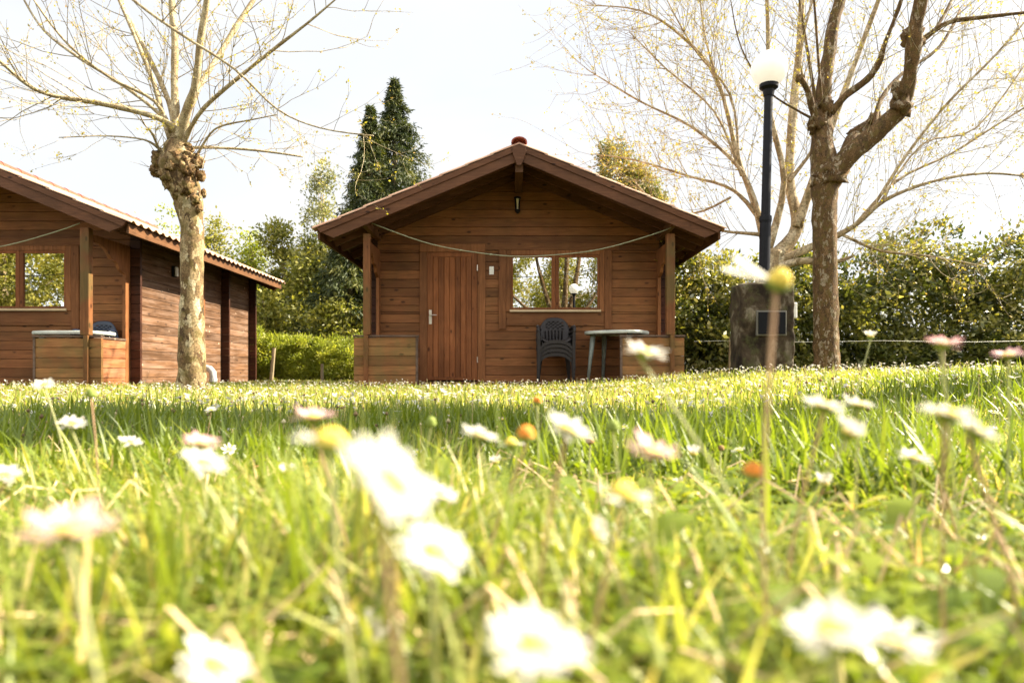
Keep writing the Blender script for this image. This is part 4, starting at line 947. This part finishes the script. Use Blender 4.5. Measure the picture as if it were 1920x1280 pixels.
# px, py, width px, kind, facing (x, y, z), stem lean (dx, dy), label
FG = [
 (1000,1208,215,'open',(.18,-.14,1),(.01,.02),'large blurred white daisy alone at the bottom edge, in the middle of the picture'),
 (1560,1180,195,'open',(-.1,-.12,1),(.0,.02),'large blurred white daisy at bottom right, the left one of a touching pair'),
 (1670,1195,175,'open',(.25,-.12,1),(.01,.03),'large blurred white daisy at bottom right, the right one of a touching pair'),
 (735,905,225,'open',(.68,-.25,.75),(.0,.03),'biggest blurred white daisy, tilted down to the right, in the cluster left of centre'),
 (815,1035,150,'open',(.35,-.4,.9),(-.01,.03),'blurred white daisy facing the viewer, lowest of the white cluster left of centre'),
 (822,925,85,'open',(.3,-.2,1),(-.01,.02),'smaller blurred daisy at the right side of the white cluster left of centre'),
 (130,990,180,'pink',(.05,-.1,1),(.015,.02),'blurred pinkish daisy seen side on at the far left of the foreground'),
 (690,1195,110,'half',(.35,-.2,.8),(-.01,.02),'half closed white daisy above the bottom edge, between the two bigger blurred ones'),
 (400,1250,150,'open',(.5,-.1,.8),(.0,.02),'white daisy cut by the bottom edge left of centre'),
 (382,868,92,'open',(.4,-.1,.9),(.0,.02),'white daisy on a pale stem, lower of an overlapping pair on the left'),
 (378,832,80,'pink',(.2,-.05,1),(.0,.02),'pink edged daisy, upper one of an overlapping pair on the left'),
 (588,782,92,'pink',(.1,-.05,1),(.0,.02),'pink tipped white daisy seen edge on above the yellow flower head'),
 (900,815,80,'open',(.3,-.1,1),(.0,.03),'white daisy seen edge on directly below the cabin door'),
 (1065,803,105,'open',(.4,-.25,1),(.01,.03),'white daisy with its yellow eye turned to the viewer, below the stacked chairs'),
 (1222,845,112,'pink',(.28,-.2,1),(.02,.03),'tilted white daisy with red petal tips at its left end'),
 (1210,660,88,'open',(.2,-.25,1),(.036,.012),'tall white daisy on a long leaning stem in front of the porch parapet'),
 (1768,645,78,'pink',(.1,-.1,1),(.0,.02),'tall pinkish daisy in front of the evergreen hedge, left one of three at right'),
 (1890,665,60,'pink',(-.2,-.1,1),(.0,.02),'pinkish daisy at the right edge in front of the hedge'),
 (1545,760,92,'open',(.15,-.15,1),(.0,.02),'white daisy below the big tree trunk, left one of an overlapping pair'),
 (1610,758,70,'open',(.1,-.1,1),(.0,.03),'white daisy below the big tree trunk, right one of an overlapping pair'),
 (1590,812,84,'half',(.45,-.2,.9),(.0,.03),'cupped white daisy just below the overlapping pair under the big tree'),
 (1775,775,120,'open',(.15,-.1,1),(.0,.02),'blurred white daisy at the right, upper left of a close pair'),
 (1830,808,110,'open',(.5,-.2,.9),(.01,.02),'blurred white daisy at the right, lower right of a close pair'),
 (1715,858,70,'open',(.2,-.2,1),(.0,.02),'small white daisy under the close pair at the right'),
 (135,793,52,'open',(.25,-.2,1),(.0,.03),'white daisy on the left, seen edge on in front of the shaded grass'),
 (244,828,46,'open',(.35,-.15,1),(.0,.03),'white daisy in the shaded grass, a little left below the pale tree'),
 (84,721,42,'open',(.05,-.45,1),(.0,.03),'white daisy standing up in front of the left cabin parapet'),
 (540,885,46,'half',(.0,-.3,1),(.0,.03),'small cupped white daisy low in the shade left of the yellow head'),
 (8,890,66,'open',(.1,-.3,1),(.0,.02),'blurred white daisy cut by the left edge of the picture'),
 (1112,1000,84,'half',(.75,-.2,.5),(.01,.02),'white daisy lying on its side right of centre, upper of two'),
 (1182,1035,66,'half',(.3,-.5,.7),(.0,.02),'small white daisy right of centre, lower of two'),
 (1300,850,42,'half',(.0,-.2,1),(.0,.03),'tiny white daisy just right of the red tipped one'),
 (395,768,24,'open',(.0,-.3,1),(.0,.03),'small white daisy in the lawn right of the pale tree foot'),
 (316,804,20,'open',(.0,-.6,1),(.0,.03),'small white daisy with yellow eye in the shaded grass below the pale tree'),
 (1545,905,52,'half',(.0,-.3,1),(.0,.02),'small pale closed daisy over the bright leaf at right'),
 (1632,631,34,'half',(.0,-.1,1),(.004,.02),'small grey white daisy on a thin stem at the foot of the big tree'),
 (930,866,34,'half',(-.2,-.3,1),(.0,.02),'small white daisy beside the orange flower head'),
 (1460,528,112,'one',(.25,-.5,1),(.002,.012),'tall yellow flower head with a single white petal left, in front of the concrete block'),
 (620,828,150,'few',(.1,-.1,1),(.0,.02),'blurred yellow flower head with olive calyx left of the white cluster'),
 (986,815,85,'orange',(.1,-.2,1),(.0,.02),'orange flower head in front of the shaded grass in the middle'),
 (958,830,60,'few',(-.1,-.2,1),(.0,.02),'small yellow flower head left of the orange one'),
 (1412,885,95,'orange',(.1,-.2,1),(.0,.02),'blurred orange flower head right of centre'),
 (1168,925,130,'few',(.1,-.2,1),(.0,.02),'blurred yellow flower head beneath the red tipped daisy'),
 (762,1170,90,'orange',(.3,-.3,1),(.0,.02),'faint orange flower head low between the blurred daisies'),
 (1008,752,45,'orange',(.1,-.2,1),(.0,.03),'small orange brown flower head below the stacked chairs'),
 (808,792,50,'bud',(.1,-.1,1),(.0,.03),'green daisy bud on a tall stem below the cabin door'),
 (171,738,46,'bud',(.0,-.1,1),(.0,.03),'green daisy bud standing up before the left cabin parapet'),
 (1150,800,60,'bud',(.0,-.1,1),(.0,.02),'blurred brown green bud right of the daisy with the yellow eye')]
for (px, py, wd, kind, nrm, ln, lab) in FG:
    D = 1280*.021/wd
    X0 = (px-960)/1280*D; zz = EYE+(700-py)/1280*D; lk = 0 if kind == 'one' else min(1, D/.3); bx, by = X0+ln[0]+rd.uniform(-.045,.045)*lk, D+ln[1]; g = float(gz(bx, by))
    t = thing('daisy', (bx, by, g), label=lab, cat='flower', group=GD)
    daisy_parts(t, (X0-bx, D-by, zz-g), nrm, .021, kind, rd, red=rd.random() < .35)
protos = []
for i, (k, lean, h) in enumerate((('open',(.2,-.3,1),.075), ('open',(-.3,.1,1),.06), ('pink',(.3,-.2,1),.07), ('half',(0,-.2,1),.055), ('open',(0,-.8,1),.065), ('dry',(.1,-.1,1),.085), ('open',(.6,-.2,1),.05), ('bud',(0,0,1),.08))):
    t = thing('daisy', (0,0,0), cat='flower', group=GD); daisy_parts(t, (rd.uniform(-.01,.01), rd.uniform(-.01,.01), h), lean, .021, k, rd, sides=4, npet=14 if k in ('open','pink','half') else None); protos.append((t, k, False))
used = [False]*len(protos); cnt = 0
while cnt < 250:
    u = rd.random(); y = .75+7.6*u**1.15; x = rd.uniform(-.78, .78)*y
    if rd.random() < .3: y = rd.uniform(1.2, 3.2); x = rd.uniform(-.2, .75)*y
    i = rd.choices(range(8), (5,5,2,3,4,3.5,4,1))[0]; p = protos[i]
    if not used[i]: t = p[0]; used[i] = True
    else: t = copy_tree(p[0])
    s = rd.uniform(.8, 1.15)*(1+.09*y) if y < 4 else rd.uniform(1.1, 1.5); s = min(s, 1.5)
    t.location = (x, y, float(gz(x, y))-.003); t.rotation_euler = (0, 0, rd.uniform(-.9, .9)); t.scale = (s, s, s)
    band = 'in the near sunlit grass' if y < 1.3 else 'in the taller grass a step away' if y < 2.7 else 'on the open lawn' if y < 5.5 else 'on the far lawn by the cabins'
    px_ = 960+1280*x/y; side = 'below the left cabin' if px_ < 300 else 'right of the pale trunk' if px_ < 640 else 'below the cabin door' if px_ < 930 else 'below the cabin window' if px_ < 1290 else 'below the lamp post' if px_ < 1500 else 'towards the right edge'
    t['label'] = {'dry': 'dried brown daisy head ', 'bud': 'closed green daisy bud ', 'pink': 'pink tipped daisy ', 'half': 'cupped white daisy '}.get(p[1], 'wide open white daisy ' if i in (0, 4) else 'tilted white daisy ')+band+', '+side; cnt += 1
# the rest of the carpet: far small daisies as one mass
n = 2300; y = rng.uniform(1.8, 9.2, n)**1.0; x = rng.uniform(-.8, .8, n)*y
k = ~(((y > 8.9) & (np.abs(x-.1) < 2.4)) | ((y > 8.8) & (x < -5.4))); x, y = x[k], y[k]; n = len(x); V, F, T = [], [], []; o = 0
for i in range(n):
    c = np.array([x[i], y[i], float(gz(x[i], y[i]))+rng.uniform(.055,.11)]); r = rng.uniform(.010,.016); tx, ty = rng.normal(0,.35,2); tt = rng.uniform(0,.5)
    for j in range(8):
        a = 2*np.pi*j/8; q = c+np.array([np.cos(a)*r, np.sin(a)*r, (tx*np.cos(a)+ty*np.sin(a))*r+.002]); s = np.array([-np.sin(a), np.cos(a), 0])*r*.3
        V += [c, q*.45+c*.55-s, q, q*.45+c*.55+s]; F.append((o,o+1,o+2,o+3)); o += 4; T += [tt]*4
np_mesh('distant_daisies', np.array(V), np.array(F), P_WHITE, tint=T, kind='stuff', label='carpet of tiny white daisies across the lawn before the cabins', cat='flowers')

# dried and budding heads on short stalks, too many to count
G_HEAD = leaf('seed_heads', [(0, (.10,.06,.03)), (.45, (.28,.19,.09)), (.7, (.55,.46,.26)), (1, (.70,.62,.42))], .2, .8)
n = 1700; y = rng.uniform(1.3, 8.6, n); x = rng.uniform(-.8, .8, n)*y; g = gz(x, y); V, F, T = [], [], []; o = 0
for i in range(n):
    h = rng.uniform(.05, .10)*(1.25 if rng.random() < .15 else 1); r_ = rng.uniform(.003, .0065); lx, ly = rng.normal(0, .015, 2); tt = rng.random()
    a, c = np.array([x[i], y[i], g[i]]), np.array([x[i]+lx, y[i]+ly, g[i]+h]); w_ = .0008+.00022*y[i]
    V += [a-[w_,0,0], a+[w_,0,0], c+[w_*.8,0,0], c-[w_*.8,0,0]]; F.append((o,o+1,o+2,o+3)); o += 4; T += [.62]*4
    ring = [c+[r_,0,0], c+[0,r_,0], c-[r_,0,0], c-[0,r_,0]]; top = c+[0,0,r_*1.3]; bot = c-[0,0,r_]
    V += ring+[top, bot]
    for j in range(4): F += [(o+j, o+(j+1)%4, o+4, o+4), (o+(j+1)%4, o+j, o+5, o+5)]
    o += 6; T += [tt]*6
F = np.array(F); q = F[F[:,2] != F[:,3]]; tr = F[F[:,2] == F[:,3]][:, :3]; F3 = np.concatenate([q[:, [0,1,2]], q[:, [0,2,3]], tr])
np_mesh('seed_heads', np.array(V), F3, G_HEAD, tint=T, kind='stuff', label='scattered brown and cream seed heads on short stalks across the lawn', cat='seed heads')
